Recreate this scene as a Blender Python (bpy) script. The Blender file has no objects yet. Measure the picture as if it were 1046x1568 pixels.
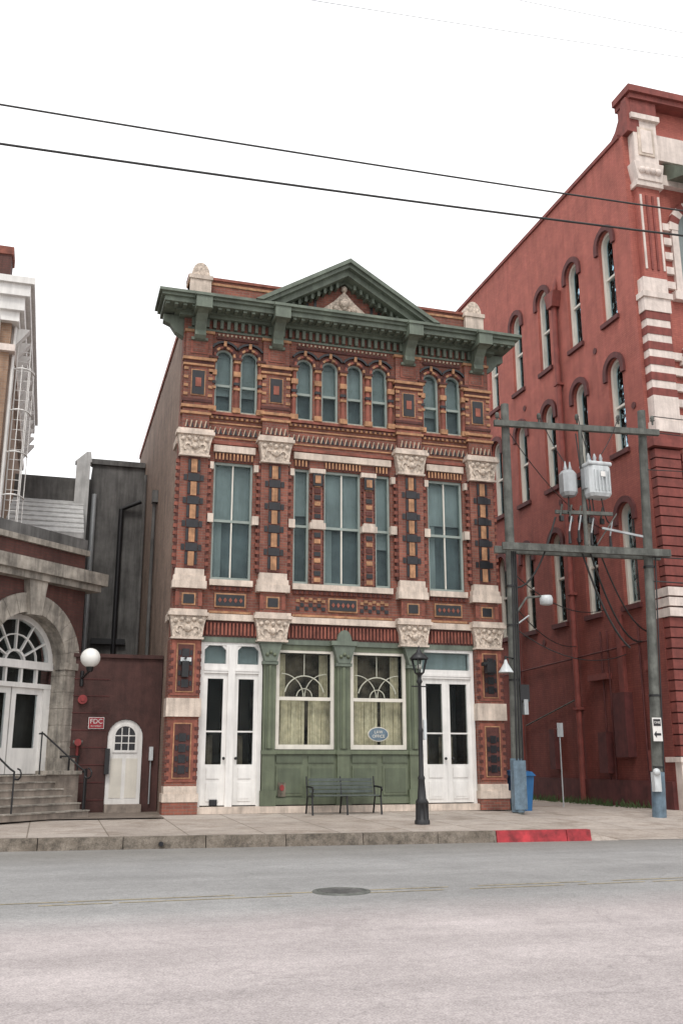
import bpy, math, random
from mathutils import Matrix, Vector
random.seed(4)
R=math.radians
scene=bpy.context.scene
# ------------------------------------------------------------ materials
def newmat(name):
    m=bpy.data.materials.new(name); m.use_nodes=True
    nt=m.node_tree; b=nt.nodes['Principled BSDF']
    return m,nt,b
def mapping(nt,scale=(1,1,1)):
    tc=nt.nodes.new('ShaderNodeTexCoord'); mp=nt.nodes.new('ShaderNodeMapping')
    mp.inputs['Scale'].default_value=scale
    nt.links.new(tc.outputs['Object'],mp.inputs['Vector']); return mp
def noise(nt,vec,scale,detail=4,rough=.6):
    n=nt.nodes.new('ShaderNodeTexNoise'); n.inputs['Scale'].default_value=scale
    n.inputs['Detail'].default_value=detail; n.inputs['Roughness'].default_value=rough
    nt.links.new(vec,n.inputs['Vector']); return n.outputs['Fac']
def ramp(nt,fac,stops):
    r=nt.nodes.new('ShaderNodeValToRGB'); e=r.color_ramp.elements
    while len(e)<len(stops): e.new(.5)
    for i,(p,c) in enumerate(stops):
        e[i].position=p; e[i].color=(c[0],c[1],c[2],1)
    nt.links.new(fac,r.inputs['Fac']); return r.outputs['Color']
def mix(nt,a,b,fac,mode='MIX'):
    x=nt.nodes.new('ShaderNodeMix'); x.data_type='RGBA'; x.blend_type=mode
    if isinstance(fac,(int,float)): x.inputs[0].default_value=fac
    else: nt.links.new(fac,x.inputs[0])
    for s,v in ((6,a),(7,b)):
        if isinstance(v,tuple): x.inputs[s].default_value=(v[0],v[1],v[2],1)
        else: nt.links.new(v,x.inputs[s])
    return x.outputs[2]
def g(v): return (v,v,v)
def bump(nt,b,h,st,dist=.02):
    n=nt.nodes.new('ShaderNodeBump'); n.inputs['Strength'].default_value=st; n.inputs['Distance'].default_value=dist
    nt.links.new(h,n.inputs['Height']); nt.links.new(n.outputs['Normal'],b.inputs['Normal'])
def mat(name,col,rough=.8,var=.2,scale=2.,bs=0.,bscale=25,metal=0,streak=.25):
    m,nt,b=newmat(name); mp=mapping(nt)
    n1=noise(nt,mp.outputs[0],scale)
    c=mix(nt,col,ramp(nt,n1,[(.3,g(1-var*1.6)),(.7,g(1+var*.6))]),1.0,'MULTIPLY')
    if streak:
        mp2=mapping(nt,(3.5,3.5,.35)); n2=noise(nt,mp2.outputs[0],1.6,5,.7)
        c=mix(nt,c,ramp(nt,n2,[(.35,g(1-streak)),(.6,g(1))]),1.0,'MULTIPLY')
    nt.links.new(c,b.inputs['Base Color']); b.inputs['Roughness'].default_value=rough
    b.inputs['Metallic'].default_value=metal
    if bs:
        n3=noise(nt,mp.outputs[0],bscale,3); bump(nt,b,n3,bs)
    return m
def brick(name,c1,c2,mortar,bw=.21,rh=.072,mort=.008,var=.3,dirt=.35,bmp=.5,low_shade=None):
    m,nt,b=newmat(name); tc=nt.nodes.new('ShaderNodeTexCoord')
    s=nt.nodes.new('ShaderNodeSeparateXYZ'); nt.links.new(tc.outputs['Object'],s.inputs[0])
    a=nt.nodes.new('ShaderNodeMath'); a.operation='ADD'
    nt.links.new(s.outputs[0],a.inputs[0]); nt.links.new(s.outputs[1],a.inputs[1])
    c=nt.nodes.new('ShaderNodeCombineXYZ'); nt.links.new(a.outputs[0],c.inputs[0]); nt.links.new(s.outputs[2],c.inputs[1])
    t=nt.nodes.new('ShaderNodeTexBrick'); nt.links.new(c.outputs[0],t.inputs['Vector'])
    t.inputs['Scale'].default_value=1; t.inputs['Brick Width'].default_value=bw; t.inputs['Row Height'].default_value=rh
    t.inputs['Mortar Size'].default_value=mort
    t.inputs['Color1'].default_value=(*c1,1); t.inputs['Color2'].default_value=(*c2,1); t.inputs['Mortar'].default_value=(*mortar,1)
    n=noise(nt,tc.outputs['Object'],1.3,6,.65)
    col=mix(nt,t.outputs['Color'],ramp(nt,n,[(.3,g(1-var)),(.7,g(1.12))]),1.,'MULTIPLY')
    mp2=mapping(nt,(2.5,2.5,.25)); n2=noise(nt,mp2.outputs[0],1.5,6,.7)
    col=mix(nt,col,ramp(nt,n2,[(.32,g(1-dirt)),(.58,g(1))]),1.,'MULTIPLY')
    if low_shade:  # shade painted into the colour: lower wall darkened, top lightened, uneven edge
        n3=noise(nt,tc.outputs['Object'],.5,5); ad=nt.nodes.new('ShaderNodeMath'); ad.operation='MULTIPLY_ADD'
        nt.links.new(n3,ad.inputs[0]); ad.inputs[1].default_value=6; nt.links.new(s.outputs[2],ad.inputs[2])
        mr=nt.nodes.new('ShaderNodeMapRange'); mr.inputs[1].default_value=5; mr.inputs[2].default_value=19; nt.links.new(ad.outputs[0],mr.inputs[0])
        col=mix(nt,col,ramp(nt,mr.outputs[0],[(0,low_shade[0]),(1,low_shade[1])]),1.,'MULTIPLY')
    nt.links.new(col,b.inputs['Base Color']); b.inputs['Roughness'].default_value=.85
    inv=nt.nodes.new('ShaderNodeMath'); inv.operation='SUBTRACT'; inv.inputs[0].default_value=1
    nt.links.new(t.outputs['Fac'],inv.inputs[1]); bump(nt,b,inv.outputs[0],bmp,.01)
    return m
def glass(name,tint=(.95,.98,.98),refl=.16,b_=.25):
    m=bpy.data.materials.new(name); m.use_nodes=True; nt=m.node_tree; nt.nodes.clear()
    o=nt.nodes.new('ShaderNodeOutputMaterial'); tr=nt.nodes.new('ShaderNodeBsdfTransparent'); gl=nt.nodes.new('ShaderNodeBsdfGlossy')
    tr.inputs[0].default_value=(*tint,1); gl.inputs['Roughness'].default_value=.02
    gl.inputs[0].default_value=(.85,.95,1,1)
    lw=nt.nodes.new('ShaderNodeLayerWeight'); lw.inputs[0].default_value=refl
    mx=nt.nodes.new('ShaderNodeMixShader'); nt.links.new(lw.outputs['Fresnel'],mx.inputs[0])
    tc=nt.nodes.new('ShaderNodeTexCoord'); n=noise(nt,tc.outputs['Object'],2.2,2)
    bp=nt.nodes.new('ShaderNodeBump'); bp.inputs['Strength'].default_value=b_; bp.inputs['Distance'].default_value=.03
    nt.links.new(n,bp.inputs['Height']); nt.links.new(bp.outputs[0],gl.inputs['Normal'])
    nt.links.new(tr.outputs[0],mx.inputs[1]); nt.links.new(gl.outputs[0],mx.inputs[2]); nt.links.new(mx.outputs[0],o.inputs[0]); return m
M={}
M['red']=brick('red_brick',(.31,.105,.07),(.20,.068,.05),(.22,.14,.11),var=.35)
M['redplain']=mat('red_terracotta',(.29,.095,.065),.8,.3,4,.3)
M['dred']=mat('dark_red_brick',(.11,.036,.03),.8,.3,4,.3)
M['ora']=mat('buff_orange_terracotta',(.46,.24,.125),.75,.3,6,.3)
M['tan']=mat('pale_buff_tile',(.52,.40,.30),.8,.3,9,.3)
M['blk']=mat('black_glazed_tile',(.016,.016,.02),.35,.3,8)
M['stone']=mat('cream_stone',(.70,.59,.50),.85,.2,2.5,.5,30,0,.3)
M['carv']=mat('carved_stone',(.70,.59,.49),.85,.35,14,1.0,16,0,.25)
M['green']=mat('green_painted_iron',(.15,.18,.14),.55,.22,2,.15,20,0,.25)
M['green2']=mat('sage_green_paint',(.145,.17,.108),.5,.18,2,.1,20,0,.25)
M['gren3']=mat('sage_green_panel',(.11,.132,.085),.5,.15,2)
M['cream']=mat('cream_paint',(.72,.68,.60),.5,.08,2,0,20,0,.1)
M['white']=mat('white_paint',(.80,.78,.75),.45,.07,2,0,20,0,.16)
M['sash']=mat('sash_grey_green',(.30,.35,.32),.5,.1,3,0,20,0,.1)
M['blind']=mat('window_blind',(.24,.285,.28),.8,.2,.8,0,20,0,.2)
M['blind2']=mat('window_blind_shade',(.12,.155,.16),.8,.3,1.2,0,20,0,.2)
M['curt']=mat('cream_curtain',(.66,.60,.44),.9,.2,6,0,20,0,.25)
M['dark']=mat('dark_interior',(.05,.045,.04),.9,.5,1)
M['mid']=mat('shop_interior',(.20,.17,.13),.9,.6,2.5)
M['glass']=glass('window_glass')
M['glass2']=glass('shop_glass',(.96,.97,.95),.13)
M['side']=brick('tan_side_brick',(.33,.225,.17),(.26,.175,.135),(.30,.24,.20),dirt=.35)
M['bred']=brick('painted_red_brick',(.39,.12,.09),(.34,.10,.08),(.29,.085,.065),var=.22,dirt=.25,low_shade=((.58,.5,.5),(1.12,1.12,1.12)))  # brick colour carries painted shade towards the foot of the wall
M['bredt']=mat('painted_red_trim',(.24,.06,.048),.75,.2,3,.2)
M['bredd']=mat('painted_red_dark',(.12,.03,.028),.75,.25,3)
M['bstone']=mat('painted_stone',(.76,.66,.60),.8,.12,3,.5,14,0,.2)
M['brown']=mat('brown_stucco',(.08,.033,.028),.8,.25,3,.2)
M['dbrick']=brick('dark_brown_brick',(.13,.05,.04),(.10,.04,.035),(.09,.05,.04))
M['wstone']=mat('weathered_stone',(.40,.36,.31),.9,.35,2.2,.6,14,0,.5)
M['gstucco']=mat('grey_stucco',(.15,.145,.14),.9,.3,1.2,.3,8,0,.4)
M['lroof']=mat('light_metal_roof',(.58,.58,.57),.6,.12,3)
M['roof']=mat('roof_grey',(.2,.2,.2),.9)
M['iron']=mat('black_iron',(.015,.015,.017),.45,.2,5)
M['wood']=mat('weathered_pole_wood',(.15,.155,.14),.9,.3,3,.6,18,0,.4)
M['grey']=mat('grey_metal',(.42,.44,.45),.45,.1,4,0,20,.2)
M['lgrey']=mat('light_grey_enamel',(.62,.65,.66),.4,.1,4)
M['blue']=mat('blue_plastic',(.02,.13,.32),.4,.1,4)
M['bguard']=mat('blue_guard',(.15,.22,.28),.5,.25,5)
M['rpaint']=mat('red_kerb_paint',(.46,.035,.045),.6,.4,4,.3,20,0,.3)
M['signr']=mat('sign_red',(.36,.02,.03),.5,.05)
M['globe']=mat('white_globe',(.85,.84,.80),.3,.02,2,0,20,0,0)
M['yel']=mat('faded_yellow_line',(.46,.38,.22),.8,.35,8)
M['conc']=mat('step_concrete',(.30,.25,.21),.9,.3,3,.4)
M['leaf']=mat('weed_leaves',(.06,.10,.03),.8,.3,6)
M['mred']=mat('faded_red_metal',(.28,.03,.03),.5,.2,4)
# ------------------------------------------------------------ mesh builder
class B:
    def __init__(s,name,parent=None):
        s.n=name;s.p=parent;s.v=[];s.f=[];s.m=[];s.ml=[];s.sm=[]
    def mi(s,k):
        if k not in s.ml: s.ml.append(k)
        return s.ml.index(k)
    def add(s,vs,fs,m,smooth=False):
        o=len(s.v); s.v+=vs; i=s.mi(m)
        for f in fs: s.f.append([o+a for a in f]); s.m.append(i); s.sm.append(smooth)
    def box(s,x0,x1,y0,y1,z0,z1,m):
        if x0>x1:x0,x1=x1,x0
        v=[(x,y,z) for z in(z0,z1) for y in(y0,y1) for x in(x0,x1)]
        s.add(v,[(0,2,3,1),(4,5,7,6),(0,1,5,4),(2,6,7,3),(0,4,6,2),(1,3,7,5)],m)
    def prism(s,pts,y0,y1,m):   # pts (x,z)
        n=len(pts); v=[(x,y0,z) for x,z in pts]+[(x,y1,z) for x,z in pts]
        a=sum(pts[i][0]*pts[(i+1)%n][1]-pts[(i+1)%n][0]*pts[i][1] for i in range(n))
        f=[tuple(range(n)),tuple(range(2*n-1,n-1,-1))]+[(i,i+n,(i+1)%n+n,(i+1)%n) for i in range(n)]
        if a<0: f=[tuple(reversed(q)) for q in f]
        s.add(v,f,m)
    def prismx(s,pts,x0,x1,m):  # pts (y,z)
        n=len(pts); v=[(x0,y,z) for y,z in pts]+[(x1,y,z) for y,z in pts]
        a=sum(pts[i][0]*pts[(i+1)%n][1]-pts[(i+1)%n][0]*pts[i][1] for i in range(n))
        f=[tuple(reversed(range(n))),tuple(range(n,2*n))]+[(i,(i+1)%n,(i+1)%n+n,i+n) for i in range(n)]
        if a<0: f=[tuple(reversed(q)) for q in f]
        s.add(v,f,m)
    def arch(s,cx,cz,r0,r1,y0,y1,m,a0=0,a1=180,n=10):
        for i in range(n):
            p=R(a0+(a1-a0)*i/n);q=R(a0+(a1-a0)*(i+1)/n)
            s.prism([(cx+r0*math.cos(p),cz+r0*math.sin(p)),(cx+r1*math.cos(p),cz+r1*math.sin(p)),
                     (cx+r1*math.cos(q),cz+r1*math.sin(q)),(cx+r0*math.cos(q),cz+r0*math.sin(q))],y0,y1,m)
    def vous(s,cx,cz,r0,r1,y0,y1,ms,n=9):
        for i in range(n):
            s.arch(cx,cz,r0,r1,y0,y1,ms[i%len(ms)],180*i/n,180*(i+1)/n,1)
    def spand(s,cx,cz,r,zt,y0,y1,m,n=10):
        for i in range(n):
            p=R(180*i/n);q=R(180*(i+1)/n)
            s.prism([(cx+r*math.cos(p),cz+r*math.sin(p)),(cx+r*math.cos(q),cz+r*math.sin(q)),(cx+r*math.cos(q),zt),(cx+r*math.cos(p),zt)],y0,y1,m)
    def disc(s,cx,cz,rx,rz,y0,y1,m,n=20,a0=0,a1=360):
        k=n if a1-a0>=360 else n+1
        s.prism([(cx+rx*math.cos(R(a0+(a1-a0)*i/n)),cz+rz*math.sin(R(a0+(a1-a0)*i/n))) for i in range(k)],y0,y1,m)
    def cyl(s,p0,p1,r0,r1,m,n=12):
        p0=Vector(p0);p1=Vector(p1);d=(p1-p0).normalized();u=d.orthogonal().normalized();w=d.cross(u)
        v=[]
        for p,r in((p0,r0),(p1,r1)):
            for i in range(n):
                a=2*math.pi*i/n; v.append(tuple(p+u*r*math.cos(a)+w*r*math.sin(a)))
        s.add(v,[(i,(i+1)%n,(i+1)%n+n,i+n) for i in range(n)],m,True)
        s.add(v,[tuple(reversed(range(n))),tuple(range(n,2*n))],m)
    def lathe(s,x,y,prof,m,n=14):  # prof list (r,z)
        v=[]
        for r,z in prof:
            for i in range(n):
                a=2*math.pi*i/n; v.append((x+r*math.cos(a),y+r*math.sin(a),z))
        f=[]
        for k in range(len(prof)-1):
            for i in range(n): f.append((k*n+i,k*n+(i+1)%n,(k+1)*n+(i+1)%n,(k+1)*n+i))
        s.add(v,f,m,True)
    def ball(s,x,y,z,r,m,n=12,sz=1):
        s.lathe(x,y,[(max(.0005,r*math.sin(math.pi*i/n)),z-sz*r*math.cos(math.pi*i/n)) for i in range(n+1)],m,n+4)
    def cbox(s,x0,x1,y0,y1,z0,z1,c,m):  # box with chamfered vertical edges and top/bottom rims
        def ring(e,z):
            return [(x0+c+e,y0+e,z),(x1-c-e,y0+e,z),(x1-e,y0+c+e,z),(x1-e,y1-c-e,z),(x1-c-e,y1-e,z),(x0+c+e,y1-e,z),(x0+e,y1-c-e,z),(x0+e,y0+c+e,z)]
        v=ring(c*.5,z0)+ring(0,z0+c)+ring(0,z1-c)+ring(c*.5,z1); f=[tuple(reversed(range(8))),tuple(range(24,32))]
        for k in range(3):
            for i in range(8): f.append((k*8+i,k*8+(i+1)%8,(k+1)*8+(i+1)%8,(k+1)*8+i))
        s.add(v,f,m)
    def done(s):
        me=bpy.data.meshes.new(s.n); me.from_pydata(s.v,[],s.f)
        for k in s.ml: me.materials.append(M[k])
        me.polygons.foreach_set('material_index',s.m); me.polygons.foreach_set('use_smooth',s.sm); me.update()
        o=bpy.data.objects.new(s.n,me); scene.collection.objects.link(o)
        if s.p: o.parent=s.p
        return o
def empty(name,loc=(0,0,0),rz=0):
    e=bpy.data.objects.new(name,None); scene.collection.objects.link(e); e.location=loc; e.rotation_euler=(0,0,rz); e.empty_display_size=.3; return e
def wire(name,pts,r,m,parent=None):
    c=bpy.data.curves.new(name,'CURVE'); c.dimensions='3D'; c.bevel_depth=r; c.bevel_resolution=1
    sp=c.splines.new('POLY'); sp.points.add(len(pts)-1)
    for i,p in enumerate(pts): sp.points[i].co=(*p,1)
    c.materials.append(M[m]); o=bpy.data.objects.new(name,c); scene.collection.objects.link(o)
    if parent:o.parent=parent
    return o
def sag(a,b,s,n=16):
    a=Vector(a);b=Vector(b); return [tuple(a.lerp(b,i/n)-Vector((0,0,s*4*(i/n)*(1-i/n)))) for i in range(n+1)]
def text(name,body,size,loc,rot,m,parent):
    c=bpy.data.curves.new(name,'FONT'); c.body=body; c.size=size; c.align_x='CENTER'; c.align_y='CENTER'; c.extrude=.002
    c.materials.append(M[m]); o=bpy.data.objects.new(name,c); scene.collection.objects.link(o); o.location=loc; o.rotation_euler=rot; o.parent=parent

# ============================================================ MAIN BUILDING
bld=empty('ornate_brick_commercial_building')
C=4.74
def S(a,b): return ((C-b,C-a),(C+a,C+b))
w=B('shell_walls',bld)
w.box(.12,.5,.42,14,0,13.6,'side'); w.box(9.0,9.38,.42,14,0,13.6,'side'); w.box(.5,9.0,13.6,14,0,13.6,'side')
w.box(.5,9.0,.42,13.6,13.2,13.4,'roof'); w.box(.5,9.0,.42,13.6,4.5,4.7,'dark'); w.box(.5,9.0,.42,13.6,9.6,9.8,'dark')
w.box(.08,.12,.42,14,13.5,13.68,'redplain')
for zz in (4.9,9.8): w.box(.06,.12,.42,1.1,zz,zz+.2,'stone')
w.cyl((.02,5.5,0),(.02,5.5,9.5),.06,.06,'gstucco',8); w.box(-.06,.12,5.35,5.65,9.4,9.8,'gstucco')
w.cyl((.02,9.5,0),(.02,9.5,11.5),.06,.06,'gstucco',8)
w.box(.5,9.0,3.2,3.3,0,4.5,'mid'); w.box(.5,9.0,.42,3.2,.02,.1,'dark')
w.done()
f=B('front_brickwork',bld)
f.box(.1,9.38,.0,.42,4.4,5.95,'red')
f.box(.1,9.38,.0,.42,9.25,10.7,'red')
f.box(.1,9.38,.0,.42,12.9,13.62,'red')
for a,b in ((3.67,4.64),(1.42,2.58),(.54,.97)):
    for x0,x1 in S(a,b): f.box(x0,x1,0,.42,5.95,9.25,'red')
for a,b in ((3.73,4.64),(1.39,2.51),(.63,.89),(3.01,3.23)):
    for x0,x1 in S(a,b): f.box(x0,x1,0,.38,10.7,12.35,'red')
f.box(C-.13,C+.13,0,.38,10.7,12.35,'red')
for a,b in ((3.73,4.64),(1.39,2.51)):
    for x0,x1 in S(a,b): f.box(x0,x1,0,.38,12.35,12.9,'red')
AX=[C+s*o for s in(-1,1) for o in(.38,1.14,2.76,3.48)]
for cx in AX: f.spand(cx,12.35,.25,12.9,.004,.38,'red')
for a,b in ((.63,.89),(3.01,3.23)):
    for x0,x1 in S(a,b): f.box(x0,x1,.004,.38,12.35,12.9,'red')
f.box(C-.13,C+.13,.004,.38,12.35,12.9,'red')
f.box(.2,9.28,.05,.42,13.62,14.55,'red'); f.box(.17,9.31,.02,.45,14.55,14.62,'ora'); f.box(.2,9.28,.05,.42,14.62,14.7,'red'); f.box(.15,9.33,0,.47,14.7,14.78,'redplain')
f.box(.86,8.62,-.05,0,4.44,4.84,'dred')
x=.9
while x<8.58:
    f.box(x,x+.05,-.09,-.05,4.48,4.8,'redplain'); x+=.1
f.done()
t=B('terracotta_and_tile_ornament',bld)
def bays2(): 
    return [(C-3.68,C-2.56),(C-1.42,C+1.42),(C+2.56,C+3.68)]
for x0,x1 in bays2():
    t.box(x0,x1,-.05,0,5.06,5.12,'ora'); t.box(x0,x1,-.05,0,5.68,5.77,'redplain')
    x=x0+.02
    while x<x1-.06:
        t.box(x,x+.07,-.08,-.05,5.68,5.76,'dred'); x+=.14
    L=x1-x0; mid=(x0+x1)/2; hw=.42
    t.box(mid-hw,mid+hw,-.045,0,5.22,5.6,'ora'); t.box(mid-hw+.04,mid+hw-.04,-.06,-.045,5.26,5.56,'blk')
    for k in range(5):
        xx=mid-hw+.14+k*.14; t.disc(xx,5.41,.05,.07,-.075,-.06,'redplain',4)
    if L>2:
        for sgn in(-1,1):
            for k in range(7):
                xx=mid+sgn*(.55+k*.12)
                t.box(xx-.05,xx+.05,-.03,0,5.24+.1*(k%2),5.34+.1*(k%2),'blk'); t.box(xx-.05,xx+.05,-.03,0,5.46+.05*(k%2),5.54+.05*(k%2),'ora')
x=.3
t.box(.2,9.28,-.06,0,10.48,10.55,'ora'); t.box(.2,9.28,-.1,0,10.58,10.66,'redplain'); t.box(.2,9.28,-.07,0,9.74,9.82,'redplain')
t.box(.2,9.28,-.03,0,9.93,9.97,'ora'); t.box(.2,9.28,-.03,0,10.34,10.38,'ora')
k=0
while x<9.2:   # zig-zag tile course
    t.prism([(x,10.04),(x+.03,10.04),(x+.085,10.24),(x+.058,10.24)],-.035,0,'tan')
    t.prism([(x+.05,10.04),(x+.12,10.04),(x+.09,10.2)],-.03,0,'blk')
    t.box(x,x+.06,-.09,-.06,10.485,10.545,'dred')
    x+=.14;k+=1
# second floor pilasters
for a,b in ((3.86,4.6),(1.62,2.38)):
    for x0,x1 in S(a,b):
        m_=(x0+x1)/2
        t.box(x0,x1,-.16,0,6.17,9.32,'red')
        t.box(m_-.16,m_+.16,-.185,-.16,6.22,9.27,'dred')
        z=6.26
        while z<9.1:
            t.box(m_-.08,m_+.08,-.205,-.185,z,min(z+.38,9.22),'ora')
            t.box(m_-.16,m_-.1,-.2,-.185,z+.04,min(z+.36,9.22),'blk'); t.box(m_+.1,m_+.16,-.2,-.185,z+.04,min(z+.36,9.22),'blk')
            if z+.66<9.25:
                t.box(m_-.16,m_+.16,-.21,-.185,z+.40,z+.61,'blk')
                t.box(m_-.27,m_-.18,-.18,-.16,z+.42,z+.58,'blk'); t.box(m_+.18,m_+.27,-.18,-.16,z+.42,z+.58,'blk')
            z+=.64
        z=6.2;k=0
        while z<9.2:
            e=.06 if k%2 else .01
            t.box(x0-e-.05,x0,-.1,0,z,z+.1,'redplain' if k%2 else 'dred'); t.box(x1,x1+e+.05,-.1,0,z,z+.1,'redplain' if k%2 else 'dred'); z+=.1;k+=1
for x0,x1 in S(.56,.95):
    m_=(x0+x1)/2
    t.box(x0+.05,x1-.05,-.08,0,5.98,9.1,'red')
    z=6.0;k=0
    while z<9.0:
        if abs(z-7.6)>.18:
            t.box(m_-.09,m_+.09,-.11,-.08,z+.02,z+.14,('ora','blk','dred')[k%3])
            t.box(x0-.005,x0+.05,-.05,0,z,z+.1,'dred'); t.box(x1-.05,x1+.005,-.05,0,z,z+.1,'dred')
        z+=.18;k+=1
    t.box(m_-.14,m_+.14,-.14,0,8.75,9.1,'blk'); t.box(m_-.08,m_+.08,-.16,-.14,8.82,9.04,'ora')
for a,b in [(C-3.67,C-2.58),(C-.54,C+.54),(C+2.58,C+3.67)]+list(S(.97,1.42)):
    t.box(a,b,-.02,.0,9.27,9.5,'dred')
    x=a+.02
    while x<b-.05:
        t.box(x,x+.045,-.06,-.02,9.3,9.48,'ora'); x+=.1
# third floor piers
for a,b in ((3.82,4.6),(1.6,2.4)):
    for x0,x1 in S(a,b):
        m_=(x0+x1)/2
        t.box(x0,x1,-.12,0,10.66,12.22,'red')
        t.box(x0-.05,x1+.05,-.17,0,10.7,10.78,'ora'); t.box(x0-.02,x1+.02,-.15,0,10.88,10.96,'dred')
        t.box(m_-.2,m_+.2,-.14,-.12,11.07,11.83,'ora'); t.box(m_-.17,m_+.17,-.155,-.14,11.1,11.8,'blk'); t.box(m_-.08,m_+.08,-.17,-.155,11.32,11.58,'redplain')
        for zz in (11.05,11.3,11.55,11.8): 
            t.box(x0-.01,x0+.11,-.15,-.12,zz,zz+.08,'ora'); t.box(x1-.11,x1+.01,-.15,-.12,zz,zz+.08,'ora')
        t.box(x0-.04,x1+.04,-.17,0,11.94,12.0,'ora'); t.box(x0-.02,x1+.02,-.15,0,12.02,12.1,'dred'); t.box(x0-.06,x1+.06,-.2,0,12.1,12.18,'ora')
        t.box(x0+.02,x1-.02,-.1,0,12.22,12.95,'red'); t.box(m_-.24,m_+.24,-.12,-.1,12.32,12.75,'redplain'); t.box(m_-.18,m_+.18,-.13,-.12,12.38,12.7,'red')
        t.box(x0-.03,x1+.03,-.14,0,12.95,13.03,'ora')
cols=[C]+[C+s*o for s in(-1,1) for o in(.76,3.12)]
for cx in cols+[C+s*o for s in (-1,1) for o in (1.46,2.44,3.8)]:
    hw=.07
    t.cyl((cx,-.02,10.82),(cx,-.02,12.16),hw,hw,'redplain',10)
    for z0,z1,e,mm in ((10.67,10.82,.11,'ora'),(11.35,11.42,.085,'ora'),(11.75,11.9,.1,'ora'),(12.16,12.24,.1,'ora'),(12.24,12.3,.13,'dred'),(11.5,11.58,.085,'blk')):
        t.box(cx-e,cx+e,-.02-e,.0,z0,z1,mm)
for cx in AX:
    t.vous(cx,12.35,.25,.315,-.05,.12,['ora','dred','redplain'],9)
    t.arch(cx,12.35,.315,.365,-.03,0,'dred')
    t.arch(cx,12.35,.40,.46,-.085,0,'blk',33,147,8)
    t.box(cx-.04,cx+.04,-.1,0,12.64,12.8,'ora')
for x0,x1 in ((C-1.4,C+1.4),)+S(2.5,3.74):
    t.box(x0+.02,x1-.02,-.04,0,12.86,12.93,'dred')
    x=x0+.06
    while x<x1-.05:
        t.box(x,x+.05,-.055,0,12.97,13.03,'tan'); x+=.12
t.done()
s=B('stone_trim',bld)
s.box(.15,9.33,-.14,0,4.86,5.03,'stone')
for x0,x1 in bays2()[0:3]:
    s.box(x0-.02,x1+.02,-.13,.1,5.79,5.95,'stone'); s.box(x0-.02,x1+.02,-.09,0,9.51,9.7,'stone')
for a,b in ((3.82,4.66),(1.58,2.42)):
    for x0,x1 in S(a,b):
        m_=(x0+x1)/2
        s.box(x0-.03,x1+.03,-.26,0,5.66,5.86,'stone'); s.box(x0+.0,x1-.0,-.23,0,5.86,6.0,'stone'); s.box(x0+.04,x1-.04,-.2,0,6.0,6.18,'stone')
        s.box(x0+.08,x1-.08,-.18,0,5.1,5.66,'red'); s.box(m_-.18,m_+.18,-.2,-.18,5.22,5.54,'ora'); s.box(m_-.14,m_+.14,-.215,-.2,5.26,5.5,'blk')
        for sg in(-1,1): s.box(m_+sg*.3-.05,m_+sg*.3+.05,-.2,-.18,5.2,5.56,'redplain')
        for z0,sc in ((4.38,1.0),(9.32,1.0)):
            s.prism([(x0+.04,z0),(x1-.04,z0),(x1+.0,z0+.3),(x1+.06,z0+.55),(x0-.06,z0+.55),(x0-.0,z0+.3)],-.26,0,'carv')
            s.box(x0-.1,x1+.1,-.34,0,z0+.55,z0+.64,'stone'); s.box(x0-.06,x1+.06,-.3,0,z0+.64,z0+.72,'stone')
            for i in range(5): s.ball(x0+.1+(x1-x0-.2)*i/4,-.26,z0+.42+.04*(i%2),.07,'carv',6)
            s.ball(m_,-.27,z0+.22,.1,'carv',6)
            for sg in(-1,1): s.arch(m_+sg*.2,z0+.2,.07,.12,-.3,-.25,'carv',0 if sg<0 else -60,240 if sg<0 else 180,7)
            s.box(x0,x1,-.28,0,z0-.05,z0,'stone')
        s.box(x0+.05,x1-.05,-.16,0,10.04,10.64,'red')
        for k in range(5): 
            xx=x0+.13+k*.13; s.prism([(xx,10.12),(xx+.035,10.12),(xx+.075,10.32),(xx+.04,10.32)],-.175,-.16,'tan'); s.prism([(xx+.05,10.12),(xx+.1,10.12),(xx+.08,10.26)],-.175,-.16,'blk')
        s.box(x0,x1,-.2,0,10.5,10.57,'ora')
for a,b in ((3.66,3.82),(2.42,2.6),(1.4,1.58)):
    for x0,x1 in S(a,b):
        s.box(x0,x1,-.13,.05,7.5,7.74,'stone')
        s.box(x0+.03,x1-.03,-.12,.02,9.0,9.2,'stone')
for x0,x1 in S(.53,.98):
    s.box(x0,x1,-.16,.05,7.5,7.68,'stone'); s.box(x0+.06,x1-.06,-.14,.02,7.68,7.76,'stone'); s.box(x0,x1,-.13,.02,9.12,9.25,'stone')
for cx in (.5,8.98):
    s.box(cx-.3,cx+.3,-.1,.5,13.9,14.75,'stone'); s.box(cx-.34,cx+.34,-.14,.54,14.62,14.74,'stone')
    s.disc(cx,14.75,.26,.42,-.05,.4,'carv',12,0,180)
s.done()
p=B('ground_floor_piers',bld)
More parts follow.
